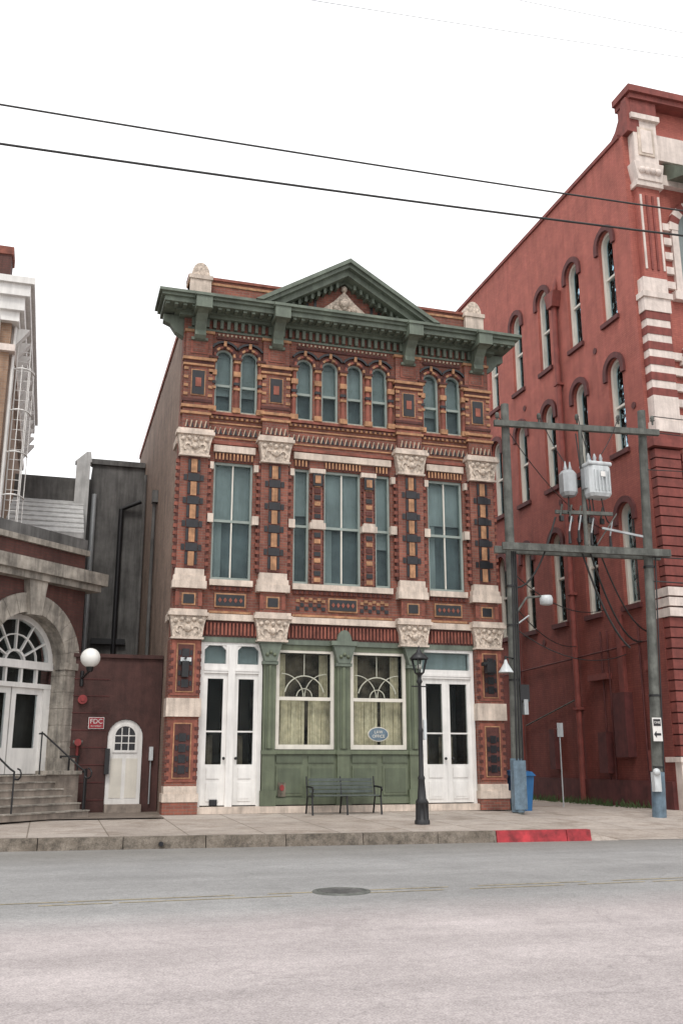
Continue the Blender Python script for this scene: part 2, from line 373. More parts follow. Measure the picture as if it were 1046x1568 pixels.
for sgn in(-1,1):
    def X(o0,o1): 
        a,b=C+sgn*o0,C+sgn*o1
        return (min(a,b),max(a,b))
    x0,x1=X(3.86,4.66); m_=(x0+x1)/2
    p.box(x0,x1,-.18,.42,0,4.34,'red')
    p.box(x0-.05,x1+.05,-.26,.3,.3,.5,'stone'); p.box(x0-.01,x1+.01,-.22,.3,.5,.68,'stone'); p.box(x0-.03,x1+.03,-.24,.3,.001,.3,'red')
    p.box(x0-.04,x1+.04,-.25,.3,2.37,2.83,'stone')
    for z0,z1 in((.78,2.3),(2.9,4.3)):
        p.box(x0+.04,x1-.04,-.2,-.18,z0,z1,'redplain')
        p.box(m_-.23,m_+.23,-.215,-.2,z0+.08,z1-.08,'ora'); p.box(m_-.2,m_+.2,-.225,-.215,z0+.11,z1-.11,'dred')
        z=z0+.2;k=0
        while z<z1-.32:
            p.box(m_-.09,m_+.09,-.24,-.225,z,z+.2,'blk'); p.box(m_-.17,m_-.11,-.24,-.225,z+.04,z+.16,'blk'); p.box(m_+.11,m_+.17,-.24,-.225,z+.04,z+.16,'blk')
            z+=.26
        for zz in range(int((z1-z0)/.2)):
            for xx in (x0-.012,x1-.1):
                p.box(xx,xx+.11,-.21,-.18,z0+.06+zz*.2,z0+.14+zz*.2,'dred')
p.done()
c=B('green_cornice',bld)
for z0,z1,pr,m in ((13.42,13.5,.18,'green'),(13.5,13.56,.3,'green'),(13.56,13.7,.66,'green'),(13.7,13.78,.74,'green'),(13.78,13.86,.82,'green')):
    c.box(.12-pr,9.38+pr,-pr,.6,z0,z1,m)
x=.3
while x<9.2:
    c.box(x,x+.09,-.12,0,13.16,13.41,'green'); x+=.2
c.box(.2,9.28,-.04,0,13.08,13.14,'green')
x=-.5
while x<9.9:
    c.box(x,x+.1,-.6,-.34,13.5,13.56,'green'); x+=.24
for a,b in((4.02,4.42),(1.8,2.2)):
    for x0,x1 in S(a,b):
        c.prismx([(0,13.6),(-.8,13.6),(-.8,13.4),(-.6,13.33),(-.42,13.16),(-.3,12.95),(-.34,12.8),(-.24,12.72),(0,12.66)],x0+.05,x1-.05,'green')
        c.box(x0-.02,x1+.02,-.9,-.3,13.38,13.72,'green'); c.box(x0-.05,x1+.05,-.94,-.3,13.72,13.8,'green')
        c.box(x0-.03,x1+.03,-.2,0,12.7,12.78,'green')
for sx,xx in((-1,.12),(1,9.38)):
    pts=[(xx,13.5),(xx+sx*.6,13.5),(xx+sx*.6,13.3),(xx+sx*.4,13.22),(xx+sx*.25,13.0),(xx,12.85)]
    c.prism(pts,.1,.35,'green')
ZB,ZA,HW=13.87,15.56,2.78
def rake(th0,th1,pr,m):
    sl=(ZA-ZB)/HW; ct=math.sqrt(1+sl*sl); a,b=th0*ct,th1*ct
    for sg in(-1,1):
        pts=[(C,ZA-a),(C+sg*(HW-a/sl),ZB),(C+sg*(HW-b/sl),ZB),(C,ZA-b)]
        c.prism(pts,-pr,.5,m)
rake(0,.11,.86,'green'); rake(.11,.21,.77,'green'); rake(.21,.37,.6,'green'); rake(.37,.45,.25,'green')
for i in range(1,11):
    for sg in(-1,1):
        xx=C+sg*(.08+i*.19); zz=ZA-(abs(xx-C))*(ZA-ZB)/HW-.54
        if zz>ZB+.1: c.box(xx-.04,xx+.04,-.4,-.1,zz-.06,zz+.1,'green')
c.done()
pd=B('pediment_tympanum',bld)
pd.prism([(C-2.0,13.87),(C+2.0,13.87),(C,15.1)],-.1,.45,'red')
for i in range(9):
    for sg in(-1,1):
        xx=C+sg*(.75+i*.12); top=15.1-abs(xx-C)*.62-.1
        if top>13.95: pd.box(xx-.04,xx+.04,-.125,-.1,13.9,top if i%2 else (13.9+top)/2,'blk' if i%2 else 'ora')
pd.prism([(C-.95,13.88),(C+.95,13.88),(C+.6,14.22),(C+.32,14.45),(C,14.8),(C-.32,14.45),(C-.6,14.22)],-.2,-.1,'carv')
pd.ball(C,-.18,14.88,.1,'carv',8); pd.ball(C,-.2,14.4,.17,'carv',8)
for i in range(7):
    a=R(180*i/6); pd.ball(C+.55*math.cos(a),-.2,13.98+.28*math.sin(a),.09,'carv',6)
pd.done()
wn=B('upper_windows',bld)
def sash(x0,x1,z0,z1,mull,y=.12,arched=None):
    fr=.055
    wn.box(x0,x0+fr,y-.05,y+.1,z0,z1,'sash'); wn.box(x1-fr,x1,y-.05,y+.1,z0,z1,'sash')
    wn.box(x0+fr,x1-fr,y-.05,y+.1,z0,z0+.09,'sash')
    if arched is None: wn.box(x0+fr,x1-fr,y-.05,y+.1,z1-.07,z1,'sash')
    mz=(z0+z1)/2; wn.box(x0+fr,x1-fr,y-.03,y+.08,mz-.035,mz+.035,'sash')
    if mull: wn.box((x0+x1)/2-.018,(x0+x1)/2+.018,y-.02,y+.06,z0+.09,z1-.07 if arched is None else z1,'cream')
    wn.box(x0+fr,x1-fr,y+.02,y+.03,z0+.09,z1 if arched else z1-.07,'glass')
    d=random.choice((.5,.52,.35,.6))*(z1-z0)
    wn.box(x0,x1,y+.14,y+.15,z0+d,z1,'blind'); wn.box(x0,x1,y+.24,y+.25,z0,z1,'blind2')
    if mull and random.random()<.8:
        wn.box(x0,x0+(x1-x0)*.28,y+.17,y+.18,z0,z0+d,'blind')
for x0,x1,mu in [(C-3.67,C-2.58,1),(C+2.58,C+3.67,1),(C-.54,C+.54,1)]+[(a,b,0) for a,b in S(.97,1.42)]:
    sash(x0,x1,5.95,9.25,mu)
for cx in AX:
    sash(cx-.25,cx+.25,10.68,12.35,0,arched=1)
    wn.arch(cx,12.35,.2,.25,.08,.2,'sash'); wn.disc(cx,12.35,.2,.2,.14,.15,'glass',10,0,180); wn.disc(cx,12.35,.25,.25,.28,.29,'blind',10,0,180)
    wn.box(cx-.25,cx+.25,-.06,.1,10.66,10.7,'tan')
wn.done()
g_=B('green_shopfront',bld)
for cx,hw in((C-2.02,.16),(C,.17),(C+2.02,.16)):
    g_.box(cx-hw,cx+hw,-.1,.15,.2,4.42,'green2'); g_.box(cx-hw+.06,cx+hw-.06,-.13,-.1,1.6,3.7,'gren3')
    g_.box(cx-hw-.04,cx+hw+.04,-.15,.15,.18,.55,'green2'); g_.box(cx-hw-.03,cx+hw+.03,-.14,.1,1.45,1.55,'green2')
    g_.cyl((cx,-.12,1.6),(cx,-.12,3.72),.06,.05,'green2',10)
    g_.box(cx-hw-.05,cx+hw+.05,-.18,.1,3.75,3.83,'green'); g_.prism([(cx-hw,3.83),(cx+hw,3.83),(cx+hw+.14,4.3),(cx-hw-.14,4.3)],-.2,.1,'green')
    g_.box(cx-hw-.2,cx+hw+.2,-.24,.1,4.3,4.42,'green'); g_.disc(cx,4.42,.2,.3,-.22,0,'green',10,0,180)
    for i in range(3): g_.ball(cx-.1+.1*i,-.21,4.0+.06*(i%2),.05,'green2',6)
g_.box(.88,8.6,-.04,.15,4.3,4.44,'green')
bayw=[(C-1.88,C-.17),(C+.17,C+1.88)]
for x0,x1 in bayw:
    g_.box(x0,x1,-.02,.2,.2,1.5,'green2'); g_.box(x0,x1,-.1,.0,1.46,1.56,'green2'); g_.box(x0,x1,-.08,-.0,.2,.36,'green2')
    for k in range(2):
        a=x0+.08+k*(x1-x0)/2; b=a+(x1-x0)/2-.16
        g_.box(a,b,-.05,-.02,1.24,1.42,'gren3'); g_.box(a,b,-.05,-.02,.42,1.16,'green2'); g_.box(a+.06,b-.06,-.065,-.05,.48,1.1,'gren3')
    g_.box(x0,x0+.05,0,.2,1.56,4.3,'green2'); g_.box(x1-.05,x1,0,.2,1.56,4.3,'green2')
    g_.box(x0+.05,x1-.05,.02,.18,4.16,4.3,'green2')
    a,b=x0+.06,x1-.06
    for q in((a,a+.09,1.58,4.16),(b-.09,b,1.58,4.16)): g_.box(q[0],q[1],.03,.14,q[2],q[3],'cream')
    g_.box(a+.09,b-.09,.03,.14,1.58,1.7,'cream'); g_.box(a+.09,b-.09,.03,.14,2.84,2.93,'cream'); g_.box(a+.09,b-.09,.035,.13,4.09,4.16,'cream')
    g_.box(a+.09,b-.09,.08,.09,1.7,4.09,'glass2')
    m_=(a+b)/2
    g_.arch(m_,2.95,.53,.56,.12,.16,'cream',12,168,14); g_.arch(m_,2.95,.2,.22,.12,.16,'cream',0,180,8)
    for sg in(-1,1):
        g_.arch(m_+sg*.62,2.95,.59,.612,.165,.19,'cream',90 if sg>0 else 0,180 if sg>0 else 90,10)
    g_.box(m_-.01,m_+.01,.16,.18,3.5,4.07,'cream')
    n=int((b-a)/.06)
    for k in range(n):   # folded curtain, drawn apart a little in the middle
        xx=a+k*.06; yy=.34+.035*math.sin(k*1.3)
        if abs(k-n*.55)>1.2: g_.prism([(xx,1.6),(xx+.062,1.6),(xx+.062+.02*math.sin(k),2.86),(xx+.02*math.sin(k-1),2.86)],yy,yy+.02,'curt')
    for k in range(int(n*.4)):
        xx=a+(k*.06 if k<n*.2 else (b-a)-(k-n*.2)*.06-.06); g_.box(xx,xx+.055,.5+.02*math.sin(k*1.7),.53,2.9,4.1,'curt')
    g_.box(a-.1,b+.1,.95,1.0,.3,4.3,'mid')
g_.box(.86,8.62,-.16,.4,.002,.17,'stone')
g_.done()
dr=B('entrance_doors',bld)
def doors(x0,x1,tealtr):
    m_=(x0+x1)/2
    for q in((x0,x0+.1),(x1-.1,x1)): dr.box(q[0],q[1],.0,.2,.17,4.3,'white')
    dr.box(x0+.1,x1-.1,.0,.2,4.22,4.3,'white'); dr.box(x0+.1,x1-.1,-.01,.2,3.5,3.74,'white'); dr.box(x0+.1,x1-.1,-.03,.22,3.56,3.62,'white')
    if not tealtr:
        dr.box(m_-.15,m_+.15,-.01,.2,3.74,4.22,'white')
        dr.box(m_-.09,m_+.09,-.035,.2,.17,4.22,'white')
        for a,b in((x0+.1,m_-.15),(m_+.15,x1-.1)):
            for q,sg in((a,1),(b,-1)): dr.prism([(q,4.22),(q+sg*.12,4.22),(q,4.1)],.02,.15,'white')
    dr.box(x0+.1,x1-.1,.1,.11,3.74,4.22,'glass'); dr.box(x0+.1,x1-.1,.24,.25,3.74,4.22,'blind')
    for a,b in((x0+.1,m_-.09),(m_+.09,x1-.1)):
        if tealtr: 
            if a<m_: a,b=x0+.1,m_-.02
            else: a,b=m_-.02+.003,x1-.1
        st=.11
        dr.box(a,a+st,.04,.14,.2,3.5,'white'); dr.box(b-st,b,.04,.14,.2,3.5,'white')
        dr.box(a+st,b-st,.04,.14,3.36,3.5,'white'); dr.box(a+st,b-st,.04,.14,.2,1.2,'white'); dr.box(a+st,b-st,.045,.135,2.0,2.04,'white')
        dr.box(a+st+.04,b-st-.04,.02,.04,.85,1.12,'white'); dr.box(a+st+.04,b-st-.04,.02,.04,.3,.75,'white'); dr.box(a+st+.09,b-st-.09,.01,.02,.36,.69,'white')
        dr.box(a+st,b-st,.08,.09,1.2,3.36,'glass2'); dr.box(a,b,1.1,1.15,.2,3.5,'dark')
        dr.box(a+st,b-st-.1,.9,.92,.4,1.95,'mid')
    dr.ball(m_-.09-(.06 if not tealtr else 0),-.03,1.35,.04,'iron',6); dr.ball(m_+.12+(.04 if not tealtr else 0),-.03,1.35,.04,'iron',6)
doors(C-3.84,C-2.2,False); doors(C+2.2,C+3.84,True)
dr.done()
sg_=B('wall_lantern_and_fittings',bld)
sg_.box(.38,.55,-.4,-.24,3.35,3.75,'iron'); sg_.box(.44,.48,-.5,-.2,3.8,3.84,'iron'); sg_.box(.35,.62,-.3,-.21,3.75,3.85,'lgrey')
sg_.box(C+3.95,C+4.3,-.55,-.3,3.85,3.95,'iron'); sg_.cyl((C+4.1,-.5,3.9),(C+4.1,-.2,4.05),.03,.03,'iron'); sg_.box(C+4.0,C+4.25,-.6,-.4,3.65,3.88,'iron')
sg_.box(C-1.75,C-1.55,-.085,-.02,.4,.75,'mid'); sg_.disc(C-1.65,.62,.06,.08,-.1,-.085,'mred',8)
sg_.box(C-3.5,C-3.3,.0,.03,.2,.34,'blk')
sg_.done()
os_=B('oval_shop_sign')
sx=C+1.0; os_.disc(sx,1.98,.29,.19,-.012,.02,'cream',24); os_.disc(sx,1.98,.27,.17,-.02,-.012,'bguard',24)
so=os_.done(); text('lettering','LAW\nOFFICE',.11,(sx,-.024,1.98),(R(90),0,0),'cream',so)

# ============================================================ RIGHT RED BUILDING
rb=empty('red_painted_brick_building')
XW=14.9
sw=B('side_wall',rb)
rows=((6.15,9.55),(11.3,14.65),(16.1,19.5)); rad=.44
wx=[-1.5-2.3*k for k in range(12)]
edges=[.0]
TOP=22.4
for i,cx in enumerate(wx):
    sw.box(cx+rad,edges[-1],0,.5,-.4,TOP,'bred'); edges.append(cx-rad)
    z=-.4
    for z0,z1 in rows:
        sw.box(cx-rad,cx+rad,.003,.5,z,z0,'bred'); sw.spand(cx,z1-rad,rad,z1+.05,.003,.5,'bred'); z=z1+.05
        sw.box(cx-rad-.1,cx+rad+.1,-.1,.2,z0-.16,z0,'bredd')
        sw.arch(cx,z1-rad,rad,rad+.2,-.09,0,'bredd',-0,180,10); 
        for sg in(-1,1): sw.box(cx+sg*(rad+.1)-.1,cx+sg*(rad+.1)+.1,-.09,0,z1-rad-.25,z1-rad,'bredd')
        for q in((cx-rad,cx-rad+.12),(cx+rad-.12,cx+rad)): sw.box(q[0],q[1],.12,.3,z0,z1-rad,'cream')
        sw.arch(cx,z1-rad,rad-.12,rad,.12,.3,'cream'); sw.box(cx-rad,cx+rad,.18,.3,(z0+z1)/2-.05,(z0+z1)/2+.03,'cream'); sw.box(cx-rad,cx+rad,.17,.31,z0,z0+.12,'cream')
        sw.box(cx-rad,cx+rad,.26,.27,z0,z1-rad,'glass'); sw.disc(cx,z1-rad,rad,rad,.26,.27,'glass',10,0,180)
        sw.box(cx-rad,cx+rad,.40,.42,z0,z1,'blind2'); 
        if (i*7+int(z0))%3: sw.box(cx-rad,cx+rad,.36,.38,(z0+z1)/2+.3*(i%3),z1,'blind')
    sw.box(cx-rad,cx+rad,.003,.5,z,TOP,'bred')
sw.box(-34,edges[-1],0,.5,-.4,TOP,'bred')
sw.box(-34,-.15,-.07,.55,TOP,TOP+.15,'bredt')
sw.box(-34,-0.02,-.12,0,-.4,.7,'bredd'); 
sw.prism([(-1.2,TOP+.15),(-.75,TOP+.22),(-.4,TOP+.42),(-.1,TOP+.8),(.1,TOP+1.33),(.35,TOP+1.33),(.35,TOP),(-1.2,TOP)],.02,.5,'bredt')
sw.cyl((-5.0,-.14,0),(-5.0,-.14,18.2),.11,.11,'bredt',10); sw.prism([(-5.2,18.2),(-4.8,18.2),(-4.65,18.8),(-5.35,18.8)],-.35,0,'bredt'); sw.cyl((-5.0,-.14,18.8),(-5.0,.1,19.6),.1,.1,'bredt',8)
for zz in(3,7,11,15): sw.box(-5.15,-4.85,-.28,0,zz,zz+.08,'bredt')
for a,b,z0,z1,d in((-1.0,-.5,1.0,1.6,.2),(-2.6,-1.9,1.4,3.4,.3),(-3.7,-3.2,.9,2.2,.25),(-.9,-.55,4.0,4.3,.15),(-7,-6.6,1,2.4,.25),(-2.4,-2.1,3.4,5.9,.13),(-4.2,-3.0,3.9,4.1,.2)):
    sw.box(a,b,-d,0,z0,z1,'bredt' if d<.22 else 'bredd')
for xx in(-1.2,-3.0,-3.4): sw.cyl((xx,-.08,.3),(xx,-.08,5.5),.03,.03,'bredd',6)
for xx in(-9.3,-12.4): sw.cyl((xx,-.1,.0),(xx,-.1,9),.06,.06,'bredt',6)
sw.cyl((-12,-.1,4.6),(-.6,-.1,4.9),.03,.03,'bredd',6); sw.cyl((-9,-.1,2.6),(-5,-.1,3.4),.025,.025,'wood',6)
for x_,z_ in((-2.7,10.4),(-5.6,10.6),(-8,15.2),(-2.6,15.4),(-7.4,5.6),(-.55,12.6)):
    sw.disc(x_,z_,.12,.12,-.03,0,'bredd',8)
o=sw.done(); o.location=(XW,0,0); o.rotation_euler=(0,0,R(-90))
fr=B('front_facade',rb)
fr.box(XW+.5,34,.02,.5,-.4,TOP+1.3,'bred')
fr.box(XW+.15,34,-.45,.5,TOP+1.3,TOP+1.5,'bredt'); fr.box(XW+.05,34,-.55,.5,TOP+1.5,TOP+1.75,'bredt')
def pil(x0,x1,up=.22):
    m_=(x0+x1)/2
    fr.box(x0,x1,-.3,.5,-.4,1.35,'bstone')
    fr.box(x0-.05,x1+.05,-.36,.4,1.25,1.4,'bstone')
    z=1.4;k=0
    while z<10.85:
        if 5.2<=z<6.3: fr.box(x0-.03,x1+.03,-.42,.4,z+.02,z+.28,'bstone'); 
        else: fr.box(x0,x1,-.32,.4,z+.03,z+.3,'bredt')
        fr.box(x0+.05,x1-.05,-.24,.4,z-.01,z+.035,'bredd')
        z+=.315;k+=1
    fr.box(x0-.12,x1+.12,-.45,.4,10.9,11.15,'bredt'); fr.box(x0-.05,x1+.05,-.36,.4,11.15,11.42,'bredt')
    x0+=up*.5;x1+=up*.5
    fr.box(x0-.05,x1+.05,-.4,.4,11.42,11.8,'bstone'); fr.box(x0,x1,-.34,.4,11.8,12.65,'bstone')
    z=12.65;k=0
    while z<15.6:
        fr.box(x0+.02*(k%2),x1-.02*(k%2),-.33+.02*(k%2),.4,z,z+.27,'bredt' if k%2==0 else 'bstone'); z+=.27;k+=1
    fr.box(x0-.04,x1+.04,-.36,.4,15.62,16.1,'bstone'); fr.box(x0-.1,x1+.1,-.42,.4,16.1,16.3,'bstone'); fr.box(x0,x1,-.34,.4,16.3,16.85,'bstone')
    x0+=up*.5;x1+=up*.5
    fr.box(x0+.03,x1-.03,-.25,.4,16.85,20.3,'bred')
    for k in range(4): 
        xx=x0+.12+k*(x1-x0-.24)/3; fr.box(xx-.035,xx+.035,-.29,-.25,17.2,20.0,'bstone' if k in(0,3) else 'bredt')
    fr.box(x0-.06,x1+.06,-.38,.4,20.3,20.5,'bstone'); fr.prism([(x0,20.5),(x1,20.5),(x1+.12,21.2),(x0-.12,21.2)],-.42,.4,'bstone')
    fr.box(x0+.0,x1,-.34,.4,21.2,22.9,'bstone'); fr.box(x0+.15,x1-.15,-.38,-.34,21.5,22.6,'stone'); fr.box(x0+.25,x1-.25,-.4,-.38,21.6,22.5,'bstone')
    fr.box(x0-.1,x1+.1,-.45,.4,22.9,23.1,'bstone'); fr.box(x0-.05,x1+.05,-.36,.4,23.1,TOP+1.29,'bredt')
    for k in range(4): fr.ball(x0+.15+k*(x1-x0-.3)/3,-.43,20.85,.13,'bstone',8)
pil(XW+.02,XW+.95); pil(18.6,19.5); pil(22.4,23.3)
for x0 in (XW+1.3,19.7):
    for z0,z1 in((11.8,14.9),(16.6,19.9)):
        cx=x0+1.5; r=.95
        fr.box(cx-r-.25,cx-r,-.12,.02,z0,z1-r,'bstone'); fr.box(cx+r,cx+r+.25,-.12,.02,z0,z1-r,'bstone')
        fr.vous(cx,z1-r,r,r+.35,-.14,.02,['bstone','bredt'],13); fr.box(cx-r,cx+r,-.02,.0,z0,z1-r,'blind'); fr.disc(cx,z1-r,r,r,-.02,.0,'blind',16,0,180)
        fr.box(cx-r-.4,cx+r+.4,-.2,.02,z0-.3,z0,'bstone'); fr.box(cx-.04,cx+.04,-.06,-.02,z0,z1,'white')
        for k in range(5): fr.box(x0-.15,x0+.26,-.1,.02,z0+.1+k*.55,z0+.36+k*.55,'bstone')
    fr.box(x0,x0+3.0,-.3,.02,10.9,11.3,'bstone'); fr.box(x0,x0+3,-.2,.02,20.6,21.0,'bstone'); fr.box(x0,x0+3,-.15,.02,21.6,22.6,'bstone')
    z=1.4
    while z<10.8:
        fr.box(x0-.15,x0+.4,-.12,.02,z+.03,z+.3,'bredt'); z+=.315
    fr.box(x0+.4,x0+2.8,-.06,.02,0,9.6,'dark'); fr.box(x0-.15,x0+3.2,-.16,.02,5.25,6.2,'bstone')
fr.prismx([(-1.5,20.3),(-1.5,20.5),(0.02,21.6),(0.02,20.9)],XW+1.55,XW+3.4,'green'); fr.box(XW+1.55,XW+3.4,-1.56,-1.5,20.2,20.7,'green')
fr.box(XW+.5,34,.5,30,22,22.2,'roof')
fr.done()

# ============================================================ LEFT ARCHED BUILDING (set at ~43 deg)
lb=empty('arched_entrance_building',(-2.3,1.5,0),R(43))
l=B('arched_wall',lb)
ax,az,r0,r1=-1.5,3.72,1.25,1.72
l.box(-6,ax-r0,0,.6,0,5.75,'dbrick'); l.box(ax+r0,.32,0,.6,0,5.75,'dbrick'); l.spand(ax,az,r0,5.75,.003,.6,'dbrick',16)
l.box(ax-r0,ax+r0,0,1.5,0,.95,'conc')
for k in range(13): l.arch(ax,az,r0-.02,r1,-.08-.004*(k%2),.42,'wstone',180*k/13,180*(k+1)/13-.8,2)
l.arch(ax,az,r0-.01,r1-.01,-.07,.41,'wstone',0,180,18)
for sg in(-1,1):
    a,b=ax+sg*(r0-.02),ax+sg*r1
    z=1.35
    while z<az-.13:
        l.box(a,b,-.081,.42,z,min(z+.42,az-.12)-.015,'wstone'); z+=.42
    l.box(a+sg*.01,b-sg*.01,-.07,.41,.95,az-.1,'wstone')
    l.box(ax+sg*(r0-.06),ax+sg*(r1+.1),-.18,.3,.951,1.35,'wstone'); l.box(ax+sg*(r0-.05),ax+sg*(r1+.06),-.13,.3,az-.12,az+.06,'wstone')
l.prism([(ax-.18,az+r0-.1),(ax+.18,az+r0-.1),(ax+.3,5.75),(ax-.3,5.75)],-.22,.1,'wstone')
l.box(-6,.62,-.3,.9,5.75,5.92,'wstone'); l.box(-6,.75,-.42,.9,5.92,6.25,'wstone'); l.box(-6,.35,.1,.7,6.25,6.75,'dbrick')
l.box(-6,.42,0,.8,6.75,6.9,'wstone'); l.box(-6,.36,.06,.75,6.9,7.2,'gstucco')
l.box(-.1,.4,.6,6,0,6.7,'dbrick')
l.done()
d=B('white_arched_doors',lb)
y=.42
d.arch(ax,az,r0-.16,r0,y-.02,y+.15,'white',0,180,18)
d.box(ax-r0,ax+r0,y-.05,y+.15,az-.14,az+.06,'white'); d.box(ax-r0,ax+r0,y-.03,y+.15,az-.62,az-.5,'white')
for k in range(1,6):
    a=R(180*k/6); px,pz=math.cos(a),math.sin(a)
    nx,nz=-pz*.02,px*.02
    d.prism([(ax+px*.3+nx,az+pz*.3+nz),(ax+px*1.1+nx,az+pz*1.1+nz),(ax+px*1.1-nx,az+pz*1.1-nz),(ax+px*.3-nx,az+pz*.3-nz)],y+.0,y+.08,'white')
d.arch(ax,az,.28,.34,y,y+.1,'white'); d.arch(ax,az,.70,.73,y+.01,y+.07,'white')
d.disc(ax,az,r0-.02,r0-.02,y+.1,y+.11,'glass',18,0,180); d.box(ax-r0,ax+r0,y+.1,y+.11,az-.5,az-.14,'glass')
for k in range(1,5): d.box(ax-r0+k*.5-.03,ax-r0+k*.5+.03,y,y+.1,az-.5,az-.14,'white')
d.disc(ax,az,r0,r0,y+.4,y+.42,'dark',18,0,180); d.box(ax-r0,ax+r0,y+.4,y+.42,.95,az,'dark')
for a,b in((ax-r0,ax-r0+.25),(ax+r0-.25,ax+r0)): d.box(a,b,y-.02,y+.15,.95,az-.62,'white')
for sg in(-1,1):
    a,b=ax+sg*.02,ax+sg*(r0-.25); 
    if a>b:a,b=b,a
    d.box(a,a+.14,y+.04,y+.12,.97,az-.62,'white'); d.box(b-.14,b,y+.04,y+.12,.97,az-.62,'white'); d.box(a+.14,b-.14,y+.04,y+.12,.97,1.6,'white'); d.box(a+.14,b-.14,y+.04,y+.12,az-.78,az-.62,'white')
    d.box(a+.14,b-.14,y+.07,y+.08,1.6,az-.78,'glass')
d.done()
st=B('entrance_steps',lb)
for k in range(6): st.box(-4.2,-.85,-.3*(6-k)+.0,-.0,.16*k+(.001 if k else 0),.16*(k+1)-.03,'conc'); st.box(-4.2,-.84,-.3*(6-k)-.03,-.0,.16*(k+1)-.03,.16*(k+1),'wstone')
st.box(-.85,-.2,-.75,0,0,.96,'conc'); st.box(-.9,-.15,-.8,.05,.96,1.05,'wstone')
st.done()
hr=B('step_handrails',lb)
for xx in(-3.1,-.95):
    pts=[(xx,-1.7,.1),(xx,-1.7,1.05),(xx,-1.55,1.12),(xx,-.2,1.95),(xx,-.05,1.95)]
    for a,b in zip(pts,pts[1:]): hr.cyl(a,b,.022,.022,'iron',6)
    hr.cyl((xx,-.15,.95),(xx,-.15,2.0),.02,.02,'iron',6)
    for k in range(7):
        a0,a1=R(90+40*k),R(130+40*k); hr.cyl((xx,-1.8+.12*math.cos(a0),1.0+.12*math.sin(a0)),(xx,-1.8+.12*math.cos(a1),1.0+.12*math.sin(a1)),.02,.02,'iron',6)
for k in range(3): hr.box(-.25,-.21,-.72+k*.3,-.69+k*.3,1.05,1.4,'iron')
hr.box(-.25,-.21,-.75,-.1,1.38,1.42,'iron'); hr.box(-.12,-.06,-.9,-.84,0,1.1,'iron'); hr.box(-.12,-.06,-.84,-.2,1.0,1.04,'iron')
hr.done()
bw=B('brown_garden_wall')
ax2,rz=-.79,.44
bw.box(-2.3,ax2-.46,1.5,1.8,0,3.96,'brown'); bw.box(ax2+.46,.1,1.5,1.8,0,3.96,'brown')
bw.spand(ax2,1.9,.46,3.96,1.503,1.8,'brown'); bw.box(ax2-.46,ax2+.46,1.1,1.8,0,.2,'conc'); bw.box(-2.35,.1,1.44,1.86,3.96,4.06,'brown')
for i in range(8): bw.box(-2.3,ax2-.48,1.485,1.5,.3+i*.44,.32+i*.44,'bredd')
wo=bw.done()
dd=B('white_arched_service_door')
dd.box(ax2-.45,ax2+.45,1.55,1.62,.2,1.9,'white'); dd.disc(ax2,1.9,.45,.45,1.55,1.62,'white',14,0,180)
dd.arch(ax2,1.92,.26,.32,1.52,1.55,'white'); dd.box(ax2-.32,ax2+.32,1.52,1.55,1.5,1.56,'white')
for sg in(-1,1): dd.box(ax2+sg*.29-.03,ax2+sg*.29+.03,1.522,1.55,1.56,1.92,'white')
dd.disc(ax2,1.92,.26,.26,1.535,1.548,'blk',12,0,180); dd.box(ax2-.26,ax2+.26,1.535,1.548,1.56,1.92,'blk')
for q in(-.09,.09): dd.box(ax2+q-.012,ax2+q+.012,1.525,1.535,1.56,2.14,'white')
dd.box(ax2-.26,ax2+.26,1.526,1.535,1.73,1.755,'white'); dd.box(ax2-.26,ax2+.26,1.526,1.535,1.92,1.945,'white')
for q in((-.35,-.05),(.05,.35)): dd.box(ax2+q[0],ax2+q[1],1.54,1.55,.35,1.35,'cream')
dd.box(ax2-.5,ax2-.38,1.4,1.5,.95,1.6,'iron')
dd.done()
fd=B('fire_connection_sign'); fd.box(-1.76,-1.36,1.47,1.485,2.1,2.4,'white'); fd.box(-1.745,-1.375,1.46,1.47,2.115,2.385,'signr'); fo=fd.done()
text('lettering','FDC',.17,(-1.56,1.456,2.29),(R(90),0,0),'white',fo); text('lettering_small','2217 STREET',.05,(-1.56,1.456,2.17),(R(90),0,0),'white',fo)
ab=B('fire_alarm_bell'); ab.disc(-1.95,2.85,.12,.12,1.38,1.5,'mred',16); ab.disc(-1.95,2.85,.05,.05,1.34,1.38,'mred',10); ab.done()
vl=B('fire_hose_valve'); vl.cyl((-2.0,1.5,1.75),(-2.0,1.2,1.75),.07,.09,'mred'); vl.cyl((-1.88,1.3,1.75),(-2.12,1.3,1.75),.05,.05,'wood'); vl.cyl((-2.0,1.4,1.4),(-2.0,1.4,1.7),.035,.035,'mred'); vl.done()
mb=B('meter_box'); mb.box(-.16,-.06,1.38,1.5,1.3,1.65,'lgrey'); mb.cyl((-.11,1.45,.2),(-.11,1.45,1.3),.02,.02,'grey',6); mb.done()
gl=B('globe_wall_lamp'); gl.ball(-1.85,.55,3.85,.25,'globe',16); gl.cyl((-1.85,.55,3.5),(-1.85,.55,3.64),.07,.11,'iron'); gl.cyl((-1.85,.55,3.52),(-2.0,1.5,3.4),.03,.03,'iron',8); gl.cyl((-2.0,1.5,3.2),(-2.0,1.5,3.6),.05,.05,'iron',8); gl.done()
gb=B('grey_rear_building')
gb.box(-1.85,.1,11,20,0,12.2,'gstucco'); gb.box(-1.9,.1,10.9,11.4,12.2,12.4,'gstucco'); gb.box(-12,-1.85,11,20,0,11.6,'gstucco')
gb.prismx([(6.5,8.3),(6.5,8.45),(11,10.7),(11,10.5)],-12,-2.1,'lroof'); 
for k in range(7): gb.prismx([(6.5+k*.64,8.46+k*.32),(6.5+k*.64,8.5+k*.32),(6.56+k*.64,8.54+k*.32),(6.56+k*.64,8.48+k*.32)],-12,-2.1,'lroof')
